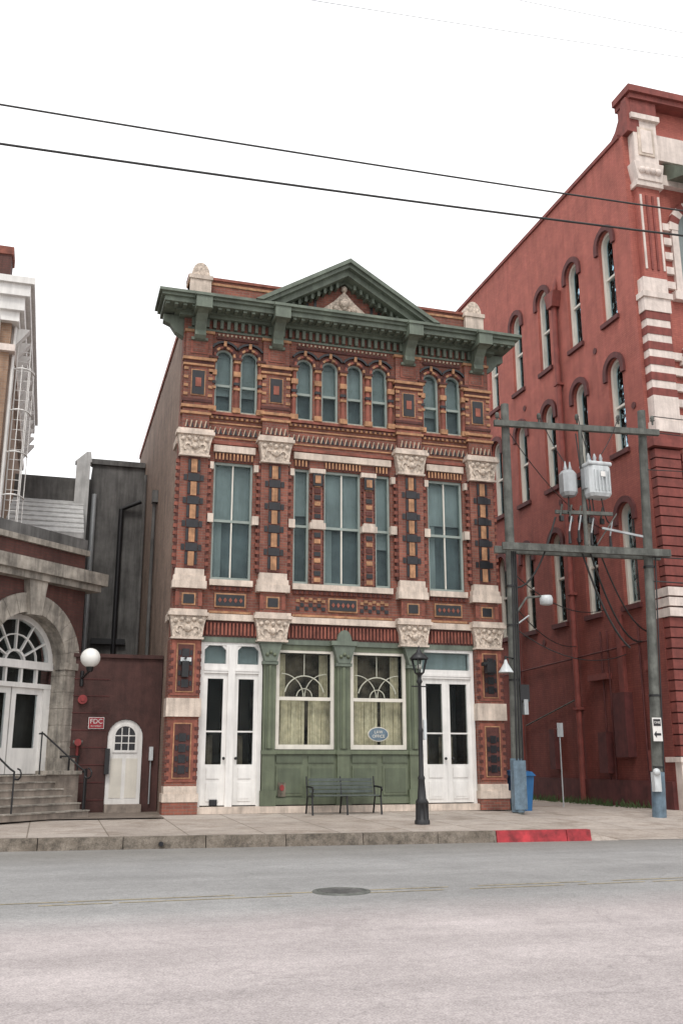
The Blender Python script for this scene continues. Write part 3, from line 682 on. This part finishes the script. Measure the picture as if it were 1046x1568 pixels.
gb.box(-12,-2.1,6.55,6.8,4,8.3,'lroof'); gb.box(-2.45,-1.95,10.4,10.95,8,12.1,'lroof'); gb.prism([(-2.5,12.1),(-1.9,12.1),(-1.95,12.5),(-2.1,12.5)],10.4,10.95,'lroof')
gb.cyl((-1.72,10.9,4),(-1.72,10.9,11),.1,.1,'grey',8); gb.cyl((-.7,10.9,3),(-.7,10.9,10.5),.09,.09,'iron',8); gb.cyl((-.7,10.9,10.5),(0,10.7,10.8),.08,.08,'iron',8)
gb.box(-1.5,-.3,10.85,11,5.4,5.6,'iron'); gb.done()
tl=B('tan_corner_building')
M['tanwall']=brick('tan_brick_wall',(.40,.25,.16),(.33,.20,.13),(.36,.28,.22))
tl.box(-12,-4.6,2,14,0,13.5,'tanwall'); tl.box(-12,-4.45,1.85,14,12.6,12.8,'bstone'); 
for z0,z1,e in((13.5,13.8,.2),(13.8,14.2,.32),(14.2,14.55,.45),(14.55,14.75,.55)): tl.box(-12,-4.6+e,2-e,14,z0,z1,'white')
tl.prismx([(2,12.8),(1.5,13.5),(2,13.5)],-5.2,-4.9,'white')
for k in range(12): tl.prism([(-4.6,12.8),(-4.1,13.5),(-4.6,13.5)],2.3+k,2.6+k,'white')
tl.box(-5.7,-4.85,3,3.8,14.75,16.2,'dbrick'); tl.box(-5.75,-4.8,2.95,3.85,16.2,16.45,'redplain')
tl.cyl((-4.5,2.2,7),(-4.5,2.2,13.6),.05,.05,'white',8); tl.done()
ld=B('caged_roof_ladder')
for xx in(-4.4,-4.05): ld.cyl((xx,2.6,6),(xx,2.6,13.3),.022,.022,'white',6)
z=6
while z<13.2: ld.cyl((-4.4,2.6,z),(-4.05,2.6,z),.012,.012,'white',5); z+=.3
for zz in [7.2+1.25*k for k in range(5)]:
    for k in range(8):
        a0,a1=R(180+22.5*k),R(202.5+22.5*k)
        ld.cyl((-4.22+.32*math.cos(a0),2.6+.5*math.sin(a0),zz),(-4.22+.32*math.cos(a1),2.6+.5*math.sin(a1),zz),.025,.025,'white',5)
for k in range(5):
    a=R(180+45*k); ld.cyl((-4.22+.32*math.cos(a),2.6+.5*math.sin(a),7),(-4.22+.32*math.cos(a),2.6+.5*math.sin(a),12.3),.014,.014,'white',5)
ld.done()

# ============================================================ GROUND
def gmat(name,colA,colB,scale,extra=None,bs=.4):
    m,nt,b=newmat(name); mp=mapping(nt)
    n1=noise(nt,mp.outputs[0],scale,8,.7); c=mix(nt,colA,colB,ramp(nt,n1,[(.35,g(0)),(.65,g(1))]))
    n2=noise(nt,mp.outputs[0],60,2); c=mix(nt,c,ramp(nt,n2,[(.35,g(.74)),(.65,g(1.14))]),1.,'MULTIPLY')
    n8=noise(nt,mp.outputs[0],14,5,.8); c=mix(nt,c,ramp(nt,n8,[(.36,g(.84)),(.62,g(1.06))]),1.,'MULTIPLY')
    n4=noise(nt,mp.outputs[0],.25,4); c=mix(nt,c,ramp(nt,n4,[(.35,g(.88)),(.65,g(1.06))]),1.,'MULTIPLY')
    if extra: c=extra(nt,mp,c)
    nt.links.new(c,b.inputs['Base Color']); b.inputs['Roughness'].default_value=.9
    bump(nt,b,n2,bs,.01); return m
def road_extra(nt,mp,c):
    s=nt.nodes.new('ShaderNodeSeparateXYZ'); nt.links.new(mp.outputs[0],s.inputs[0])
    n=noise(nt,mp.outputs[0],.5,5); a=nt.nodes.new('ShaderNodeMath'); a.operation='MULTIPLY_ADD'
    nt.links.new(n,a.inputs[0]); a.inputs[1].default_value=1.2; nt.links.new(s.outputs[1],a.inputs[2])
    mr=nt.nodes.new('ShaderNodeMapRange'); mr.inputs[1].default_value=-12.8; mr.inputs[2].default_value=-14.2; nt.links.new(a.outputs[0],mr.inputs[0])
    c=mix(nt,c,mix(nt,c,(1.42,1.29,1.29),1.,'MULTIPLY'),mr.outputs[0])
    gm=nt.nodes.new('ShaderNodeMapRange'); gm.inputs[1].default_value=-8.2; gm.inputs[2].default_value=-5.9; nt.links.new(a.outputs[0],gm.inputs[0])
    c=mix(nt,c,mix(nt,c,(.76,.74,.70),1.,'MULTIPLY'),gm.outputs[0])
    mp3=mapping(nt,(.06,1.1,1)); n6=noise(nt,mp3.outputs[0],1.3,5,.6)
    c=mix(nt,c,ramp(nt,n6,[(.35,g(.9)),(.65,g(1.05))]),1.,'MULTIPLY')
    n9=noise(nt,mp.outputs[0],1.1,8,.8); c=mix(nt,c,ramp(nt,n9,[(.3,g(.82)),(.42,g(1))]),1.,'MULTIPLY')
    v=nt.nodes.new('ShaderNodeTexVoronoi'); v.feature='DISTANCE_TO_EDGE'; v.inputs['Scale'].default_value=.22
    n5=nt.nodes.new('ShaderNodeTexNoise'); n5.inputs['Scale'].default_value=1.2; nt.links.new(mp.outputs[0],n5.inputs['Vector'])
    va=nt.nodes.new('ShaderNodeVectorMath'); va.operation='ADD'; nt.links.new(mp.outputs[0],va.inputs[0]); nt.links.new(n5.outputs['Color'],va.inputs[1]); nt.links.new(va.outputs[0],v.inputs['Vector'])
    return mix(nt,c,ramp(nt,v.outputs['Distance'],[(.0,g(.85)),(.003,g(1))]),1.,'MULTIPLY')
M['road']=gmat('weathered_asphalt',(.285,.28,.275),(.335,.33,.325),1.2,road_extra)
def walk_extra(nt,mp,c):
    t=nt.nodes.new('ShaderNodeTexBrick'); nt.links.new(mp.outputs[0],t.inputs['Vector']); t.offset=0
    t.inputs['Scale'].default_value=1; t.inputs['Brick Width'].default_value=1.5; t.inputs['Row Height'].default_value=1.5; t.inputs['Mortar Size'].default_value=.014
    t.inputs['Color1'].default_value=(1,1,1,1);t.inputs['Color2'].default_value=(.86,.84,.82,1);t.inputs['Mortar'].default_value=(.45,.42,.38,1)
    c=mix(nt,c,t.outputs['Color'],1.,'MULTIPLY')
    n7=noise(nt,mp.outputs[0],.9,7,.75); return mix(nt,c,ramp(nt,n7,[(.36,(.70,.66,.62)),(.5,g(1))]),1.,'MULTIPLY')
M['walk']=gmat('sidewalk_concrete',(.38,.33,.29),(.50,.44,.39),1.5,walk_extra)
def kerb_extra(nt,mp,c):
    n7=noise(nt,mp.outputs[0],5,6,.8); return mix(nt,c,ramp(nt,n7,[(.38,g(.5)),(.55,g(1))]),1.,'MULTIPLY')
M['kerb']=gmat('kerb_stone',(.17,.14,.11),(.30,.255,.21),3,kerb_extra,.8)
M['ground']=gmat('ground_dirt',(.25,.22,.19),(.32,.29,.26),.8)
M['bpave']=brick('brick_paving',(.30,.15,.11),(.24,.12,.09),(.2,.16,.13))
gd=B('ground'); gd.add([(-600,-600,-.36),(600,-600,-.36),(600,600,-.36),(-600,600,-.36)],[(0,1,2,3)],'ground'); gd.done()
rd=B('road'); rd.add([(-80,-45,-.33),(90,-45,-.33),(90,4,-.33),(-80,4,-.33)],[(0,1,2,3)],'road'); rd.done()
def ky(x): return -5.85-.075*(x-2.6)
wk=B('sidewalk')
xs=[-40+i*2 for i in range(24)]+[8.1]
xs=[x for x in xs if x<=8.1]
for a,b in zip(xs,xs[1:]):
    wk.add([(a,ky(a)+.18,-.11),(b,ky(b)+.18,-.11),(b,0,.0),(a,0,.0)],[(0,1,2,3)],'walk')
    wk.add([(a,0,.0),(b,0,.0),(b,20,.0),(a,20,.0)],[(0,1,2,3)],'walk')
wk.add([(8.1,ky(8.1)+.18,-.11),(8.9,ky(8.9),-.325),(9.4,0,-.03),(8.1,0,0)],[(0,1,2),(0,2,3)],'walk')
wk.add([(8.1,ky(8.1)+.18,-.11),(8.1,ky(8.1)+.18,-.35),(8.9,ky(8.9),-.35),(8.9,ky(8.9),-.325)],[(0,1,2,3)],'walk')
wk.add([(8.1,ky(8.1)+.18,-.108),(8.3,ky(8.3)+.02,-.33),(8.9,ky(8.9)-.02,-.327)],[(0,1,2)],'walk')
wk.add([(8.9,ky(8.9),-.325),(15.5,ky(15.5),-.325),(15.5,0,-.1),(9.4,0,-.03)],[(0,1,2,3)],'walk')
wk.add([(8.1,0,0),(9.4,0,-.03),(9.4,5,-.03),(8.1,5,0)],[(0,1,2,3)],'walk')
wk.add([(9.38,0,-.03),(15.5,0,-.1),(15.5,45,-.1),(9.38,45,-.1)],[(0,1,2,3)],'walk')
wk.add([(15.5,ky(15.5),-.325),(60,ky(15.5),-.2),(60,0,-.1),(15.5,0,-.1)],[(0,1,2,3)],'walk')
wk.done()
kb=B('kerb')
a=-40.0
while a<8.2:
    b=min(a+1.55,8.3); m='rpaint' if a>=6.2 else 'kerb'
    if a<6.2<b: b=6.2
    j=random.uniform(-.012,.012)
    kb.add([(a+.008,ky(a)+j,-.36),(b-.008,ky(b)+j,-.36),(b-.008,ky(b)+.2,-.36),(a+.008,ky(a)+.2,-.36),
            (a+.008,ky(a)+.04+j,-.105+j*.3),(b-.008,ky(b)+.04+j,-.105+j*.3),(b-.008,ky(b)+.2,-.105),(a+.008,ky(a)+.2,-.105)],
           [(0,1,5,4),(4,5,6,7),(1,2,6,5),(3,0,4,7),(2,3,7,6)],m)
    a=b
kb.cyl((-.55,ky(-.55)-.03,-.24),(-.55,ky(-.55)+.02,-.24),.045,.045,'blk',10)
kb.done()
ls=B('road_marking'); 
for yy in(-12.45,-12.7): 
    x=-60
    while x<70:
        L=random.uniform(.6,2.5); ls.add([(x,yy-.022,-.326),(x+L,yy-.022,-.326),(x+L,yy+.022,-.326),(x,yy+.022,-.326)],[(0,1,2,3)],'yel'); x+=L+random.uniform(0,.7)
ls.done()
bp=B('brick_paving'); bp.add([(-2.6,-1.3,.004),(0,-1.3,.004),(0,0,.006),(-2.6,0,.006)],[(0,1,2,3)],'bpave'); bp.add([(-2.6,0,.006),(.1,0,.006),(.1,1.45,.006),(-2.6,1.45,.006)],[(0,1,2,3)],'bpave'); bp.done()
mh=B('manhole_cover'); 
mh.lathe(.97,-12.5,[(.001,-.318),(.3,-.318),(.3,-.324),(.315,-.324),(.315,-.316),(.37,-.316),(.38,-.33)],'wood',32)
for k in range(-4,5):
    hw=math.sqrt(.27**2-(k*.06)**2); mh.box(.97-hw,.97+hw,-12.5+k*.06-.012,-12.5+k*.06+.012,-.319,-.313,'gstucco')
mh.done()
wd=B('weeds')
for _ in range(900):
    q=random.random()
    if q<.7: x,y=14.6+random.uniform(-.5,.2),random.uniform(1,12)
    else: x,y=9.5+random.uniform(0,.3),random.uniform(0,9)
    h=random.uniform(.05,.3); z=-.1; dx,dy=random.uniform(-.12,.12),random.uniform(-.12,.12)
    wd.add([(x-.02,y,z),(x+.02,y,z),(x+dx,y+dy,z+h)],[(0,1,2)],'leaf')
wd.done()

# ============================================================ STREET FURNITURE
lp=B('street_lamp'); X0,Y0=5.36,-4.1; z0=-.085
lp.lathe(X0,Y0,[(.17,z0),(.17,z0+.08),(.14,z0+.12),(.135,z0+.45),(.15,z0+.48),(.1,z0+.56),(.07,z0+.95),(.085,z0+1.0),(.055,z0+1.06),(.05,z0+2.0),(.06,z0+2.05),(.045,z0+2.1),(.04,3.0),(.07,3.06),(.045,3.12),(.05,3.2),(.12,3.26)],'iron',16)
for k in range(8):
    a=2*math.pi*k/8; lp.cyl((X0+.14*math.cos(a),Y0+.14*math.sin(a),z0+.12),(X0+.135*math.cos(a),Y0+.135*math.sin(a),z0+.45),.018,.018,'iron',5)
lp.cyl((X0-.2,Y0,2.95),(X0+.2,Y0,2.95),.015,.015,'iron',6)
for k in range(6):
    a=2*math.pi*k/6;b=2*math.pi*(k+1)/6
    lp.cyl((X0+.11*math.cos(a),Y0+.11*math.sin(a),3.26),(X0+.19*math.cos(a),Y0+.19*math.sin(a),3.58),.014,.014,'iron',5)
    lp.add([(X0+.108*math.cos(a),Y0+.108*math.sin(a),3.27),(X0+.108*math.cos(b),Y0+.108*math.sin(b),3.27),(X0+.185*math.cos(b),Y0+.185*math.sin(b),3.57),(X0+.185*math.cos(a),Y0+.185*math.sin(a),3.57)],[(0,1,2,3)],'glass')
lp.lathe(X0,Y0,[(.21,3.57),(.215,3.6),(.14,3.68),(.06,3.74),(.05,3.78),(.02,3.8),(.03,3.83),(.001,3.9)],'iron',12)
lp.ball(X0,Y0,3.4,.06,'cream',8); lp.box(X0+.06,X0+.13,Y0-.06,Y0,1.75,2.2,'lgrey'); lp.done()

bn=B('park_bench'); bx,by=4.55,-.75; L=.9; M['bgreen']=mat('bench_dark_green',(.10,.12,.11),.5,.2,4)
for k in range(5): bn.box(bx-L+.05,bx+L-.05,by-.28+k*.1,by-.21+k*.1,.43,.455,'bgreen')
for k in range(4): bn.box(bx-L+.05,bx+L-.05,by+.24+k*.02,by+.265+k*.02,.5+k*.095,.57+k*.095,'bgreen')
for sx in(-L,0,L):
    bn.cyl((bx+sx,by-.33,-.02),(bx+sx,by-.26,.42),.025,.022,'iron',8); bn.cyl((bx+sx,by+.34,-.01),(bx+sx,by+.2,.42),.025,.022,'iron',8)
    bn.cyl((bx+sx,by-.3,.42),(bx+sx,by+.24,.42),.02,.02,'iron',8); bn.cyl((bx+sx,by+.22,.42),(bx+sx,by+.34,.9),.02,.02,'iron',8)
    if sx:
        bn.cyl((bx+sx,by-.3,.64),(bx+sx,by+.28,.66),.025,.025,'iron',8); bn.cyl((bx+sx,by-.27,.42),(bx+sx,by-.3,.64),.018,.018,'iron',8)
        for k in range(6):
            a0,a1=R(60*k),R(60*k+60); bn.cyl((bx+sx,by-.33+.05*math.cos(a0),.6+.05*math.sin(a0)),(bx+sx,by-.33+.05*math.cos(a1),.6+.05*math.sin(a1)),.015,.015,'iron',5)
bn.done()

def pole(name,x,y,z0,x1,y1,z1,r0=.155,r1=.115):
    b=B(name)
    mx,my,mz=(x+x1)/2+.025,(y+y1)/2,(z0+z1)/2; rm=(r0+r1)/2
    b.cyl((x,y,z0),(mx,my,mz),r0,rm,'wood',14); b.cyl((mx,my,mz-.01),(x1,y1,z1),rm,r1,'wood',14); return b
def on(z,P): (x,y,z0,x1,y1,z1)=P; t=(z-z0)/(z1-z0); return (x+(x1-x)*t,y+(y1-y)*t)
PA=(9.28,-1,-.1,9.42,-1,11.45); PB=(12.95,-1.9,-.2,13.43,-1.9,11.35)
up=empty('utility_pole'); 
b=pole('pole_shaft',*PA); b.p=up
b.box(9.1,9.46,-1.2,-1.1,.05,1.3,'bguard'); b.cyl((9.28,-1.0,-.02),(9.29,-1,1.35),.175,.17,'bguard',14)
for zz in(6.0,4.9,3.4): b.cyl((on(zz,PA)[0]+.02,-1,zz),(on(zz,PA)[0]+.02,-1,zz+.05),.16,.16,'iron',12)
for k in range(3): b.cyl((9.22+.09*k,-1.17,1.3),(9.36+.06*k,-1.14,7.0),.022,.022,'iron',6)
b.box(9.5,9.62,-1.2,-1.05,2.5,2.9,'grey'); b.box(9.45,9.7,-1.15,-1.05,2.85,3.3,'iron')
b.done()
ca=B('crossarms',up)
def beam(b,p,q,w,h,m):
    p=Vector(p);q=Vector(q);d=(q-p).normalized();n=Vector((-d.y,d.x,0)).normalized()*w/2;u=Vector((0,0,h/2))
    v=[tuple(a+s1*n+s2*u) for a in(p,q) for s1,s2 in((-1,-1),(1,-1),(1,1),(-1,1))]
    b.add(v,[(0,1,2,3),(7,6,5,4),(0,4,5,1),(1,5,6,2),(2,6,7,3),(3,7,4,0)],m)
beam(ca,(9.0,-1.1,10.8),(13.75,-2.2,10.6),.14,.17,'wood')
beam(ca,(9.0,-1.3,7.1),(13.75,-2.25,6.98),.12,.2,'wood'); beam(ca,(9.0,-.8,7.1),(13.75,-1.75,6.98),.12,.2,'wood')
for k,xx in enumerate((9.1,10.3,11.4,12.6,13.6)):
    yy=-1.1-(xx-9)*.23; ca.lathe(xx,yy,[(.03,10.85),(.03,10.95),(.07,10.97),(.05,11.02),(.07,11.05),(.04,11.12),(.001,11.14)],'wood',8)
ca.cyl((11.4,-1.72,7.0),(11.45,-1.7,10.75),.06,.06,'wood',8)
for xx,z in((10.9,7.3),(11.2,7.35),(11.6,7.3),(12.2,7.25)):
    ca.cyl((xx,-1.7,z-.1),(xx,-1.7,z+.25),.05,.03,'iron',8); ca.cyl((xx,-1.7,z+.25),(xx+.1,-1.7,z+.7),.025,.025,'grey',6)
for xx in(10.7,11.0,11.3,11.6,12.0):
    ca.cyl((xx,-1.6,8.0),(xx+.05,-1.65,8.35),.03,.03,'wood',6); ca.box(xx-.05,xx+.05,-1.7,-1.6,7.85,8.0,'iron')
beam(ca,(10.6,-1.5,8.15),(12.2,-1.9,8.1),.08,.1,'wood')
beam(ca,(11.8,-1.95,7.65),(13.0,-2.1,7.45),.06,.06,'grey'); beam(ca,(11.7,-1.8,7.2),(12.3,-1.95,8.1),.05,.05,'wood')
ca.done()
up2=pole('utility_pole',*PB)
up2.cyl((12.95,-1.9,-.18),(13.0,-1.9,1.0),.185,.18,'bguard',14); up2.box(12.72,12.92,-2.15,-2.0,.5,1.0,'lgrey'); up2.ball(12.8,-2.15,1.0,.1,'lgrey',8)
for zz in(1.1,3.0,6.6): up2.cyl((on(zz,PB)[0]+.02,-1.9,zz),(on(zz,PB)[0]+.02,-1.9,zz+.05),.165,.165,'iron',12)
up2.cyl((13.1,-2.05,1),(13.4,-2.03,6.9),.02,.02,'iron',6)
up2.done()
tr=B('power_transformer')
tr.cbox(11.42,12.12,-2.15,-1.6,8.55,9.5,.09,'lgrey'); tr.cbox(11.4,12.14,-2.17,-1.58,9.46,9.56,.03,'lgrey')
for k in range(5): tr.box(11.54+.11*k,11.565+.11*k,-2.2,-2.14,8.7,9.3,'lgrey')
for k in(-.2,.0,.2): tr.lathe(11.77+k,-1.85,[(.04,9.54),(.06,9.66),(.04,9.7),(.06,9.75),(.02,9.88)],'grey',8)
tr.box(11.35,11.43,-1.95,-1.75,8.8,9.4,'grey'); tr.box(11.72,11.86,-2.215,-2.2,9.1,9.25,'white'); tr.done()
tr=B('power_transformer'); tr.cbox(10.78,11.22,-1.85,-1.4,8.6,9.35,.1,'grey')
tr.lathe(10.95,-1.6,[(.04,9.33),(.06,9.45),(.04,9.5),(.02,9.65)],'grey',8); tr.lathe(11.1,-1.6,[(.04,9.33),(.06,9.45),(.04,9.5),(.02,9.65)],'grey',8); tr.box(11.22,11.38,-1.7,-1.55,8.9,9.1,'iron'); tr.done()
sl=B('street_light_head')
sl.cyl((9.4,-1.1,5.2),(9.75,-1.15,5.7),.03,.03,'wood',8); sl.cyl((9.75,-1.15,5.7),(10.2,-1.2,5.75),.03,.03,'wood',8)
sl.lathe(10.33,-1.2,[(.001,5.79),(.16,5.77),(.19,5.67),(.17,5.53),(.12,5.51),(.001,5.51)],'lgrey',14)
sl.cyl((9.38,-1.1,4.9),(9.8,-1.15,5.2),.025,.025,'grey',6); sl.done()
sl=B('hanging_pendant_lamp'); sl.lathe(9.0,-1.2,[(.03,3.95),(.06,3.85),(.2,3.62),(.21,3.6),(.001,3.62)],'lgrey',16); sl.cyl((9.0,-1.2,3.9),(9.0,-1.2,4.05),.03,.03,'iron'); sl.cyl((9.0,-1.2,4.03),(9.3,-1.1,4.0),.02,.02,'iron'); sl.done()
ps=B('parking_sign'); ps.box(12.8,13.08,-2.14,-2.125,1.8,2.42,'white')
ps.box(12.83,13.05,-2.148,-2.14,2.2,2.38,'blk'); ps.prism([(12.82,1.98),(12.9,2.07),(12.9,2.01),(13.04,2.01),(13.04,1.95),(12.9,1.95),(12.9,1.89)],-2.148,-2.14,'blk'); so=ps.done()
text('lettering','ONE',.09,(12.94,-2.152,2.29),(R(90),0,0),'white',so)
sp=B('small_alley_sign'); sp.cyl((12.3,2,-.1),(12.3,2,2.4),.022,.022,'grey',8); sp.box(12.2,12.4,1.95,1.97,2.0,2.42,'grey'); sp.done()
tb=B('blue_waste_bin')
tb.add([(9.95,-.1,0),(10.4,-.1,0),(10.4,.4,0),(9.95,.4,0),(9.88,-.18,.95),(10.47,-.18,.95),(10.47,.5,.95),(9.88,.5,.95)],[(0,1,5,4),(1,2,6,5),(2,3,7,6),(3,0,4,7),(0,3,2,1)],'blue')
tb.add([(9.85,-.24,.95),(10.5,-.24,.95),(10.5,.54,.95),(9.85,.54,.95),(9.9,-.1,1.06),(10.45,-.1,1.06),(10.45,.5,1.1),(9.9,.5,1.1)],[(0,1,5,4),(1,2,6,5),(2,3,7,6),(3,0,4,7),(4,5,6,7),(0,3,2,1)],'blue')
for xx in(9.93,10.38): tb.cyl((xx-.03,.42,.08),(xx+.05,.42,.08),.11,.11,'iron',12)
tb.cyl((9.95,.6,1.0),(10.4,.6,1.0),.02,.02,'blue',6); to=tb.done(); to.location=(-.25,0,-.06)
M['cable']=mat('black_cable',(.03,.03,.03),.6)
def line(a,b,r,s=.2):
    a=Vector(a);b=Vector(b);d=b-a; wire('power_line',sag(a-d*1.5,b+d*1.5,s,40),r,'cable')
line((-4.72,-6,15.75),(12.4,-6,16.25),.022,.9); line((-4.64,-6,14.8),(12.3,-6,15.5),.027,.9)
line((2.36,-6,19.8),(12.9,-6,20.7),.006,.4); line((7.66,-6,21.1),(12.97,-6,21.35),.006,.2)
def ww(a,b,s=.1,r=.014): wire('service_cable',sag(a,b,s,10),r,'cable',up)
ww((9.1,-1.1,11.1),(14.9,3,9.0),.5); ww((13.6,-2.2,11.1),(30,-3,12.5),.5); ww((13.6,-2.2,10.6),(40,-4,11.5),.6); ww((13.4,-2,9.5),(30,-4,11),.4)
ww((10.3,-1.4,11.1),(10.95,-1.6,9.6)); ww((11.4,-1.7,11.1),(11.57,-1.85,9.85)); ww((12.6,-2,11.1),(11.97,-1.85,9.85))
ww((11.9,-1.85,8.6),(12.2,-1.7,7.9),.2,.02); ww((11.0,-1.6,8.6),(10.9,-1.7,8.1),.15,.02); ww((10.6,-1.5,8.0),(9.4,-1,6.0),.6,.03)
ww((11.2,-1.6,7.4),(12.9,-1.2,4.4),.5,.03); ww((11.5,-1.6,7.3),(14.8,1,4.9),.8,.03); ww((11.8,-1.6,7.3),(14.85,.8,5.2),.5,.025)
ww((9.35,-1,6.5),(14.85,3,6.2),.5,.015); ww((9.35,-1,5.6),(14.85,5,5.2),.4,.015); ww((9.35,-1,4.9),(14.85,2,4.6),.5,.015); ww((13.2,-2,6.9),(30,-4,8),.4,.02); ww((13.2,-2,6.2),(30,-4,7.5),.5,.02)
for k in range(3): ww((11.3+.15*k,-1.7,10.5),(11.5+.1*k,-1.75,8.2),.25,.02)

# ============================================================ SKY, SUN, CAMERA
wd_=bpy.data.worlds.new('World'); scene.world=wd_; wd_.use_nodes=True; nt=wd_.node_tree
bg=nt.nodes['Background']; sky=nt.nodes.new('ShaderNodeTexSky'); sky.sky_type='NISHITA'; sky.sun_disc=False
EL,AZ=R(55),R(200); sky.sun_elevation=EL; sky.sun_rotation=AZ; sky.dust_density=3
hs=nt.nodes.new('ShaderNodeHueSaturation'); hs.inputs['Saturation'].default_value=.12; nt.links.new(sky.outputs[0],hs.inputs['Color'])
tc=nt.nodes.new('ShaderNodeTexCoord'); n=noise(nt,tc.outputs['Generated'],2.0,6,.55)
cl=ramp(nt,n,[(.35,(10.6,10.8,11.2)),(.6,(15.5,15.5,15.6))])
c=mix(nt,hs.outputs[0],cl,.85); nt.links.new(c,bg.inputs['Color']); bg.inputs['Strength'].default_value=.11
sn=bpy.data.lights.new('sun','SUN'); sn.energy=1.5; sn.angle=R(14); sn.color=(1,.96,.9)
so=bpy.data.objects.new('sun',sn); scene.collection.objects.link(so)
dirv=Vector((math.sin(AZ)*math.cos(EL),math.cos(AZ)*math.cos(EL),math.sin(EL)))
so.rotation_euler=dirv.to_track_quat('Z','Y').to_euler(); so.location=(0,-20,30)
cam=bpy.data.cameras.new('camera'); co=bpy.data.objects.new('camera',cam); scene.collection.objects.link(co)
cam.sensor_fit='VERTICAL'; cam.sensor_height=36; cam.lens=33.63; cam.clip_end=2000
co.matrix_world=Matrix.Translation((-2.77,-25,1.29))@Matrix.Rotation(R(-16.66),4,'Z')@Matrix.Rotation(R(90+14.58),4,'X')@Matrix.Rotation(R(0.0),4,'Z')
scene.camera=co
scene.view_settings.view_transform='Standard'; scene.view_settings.look='None'; scene.view_settings.exposure=0
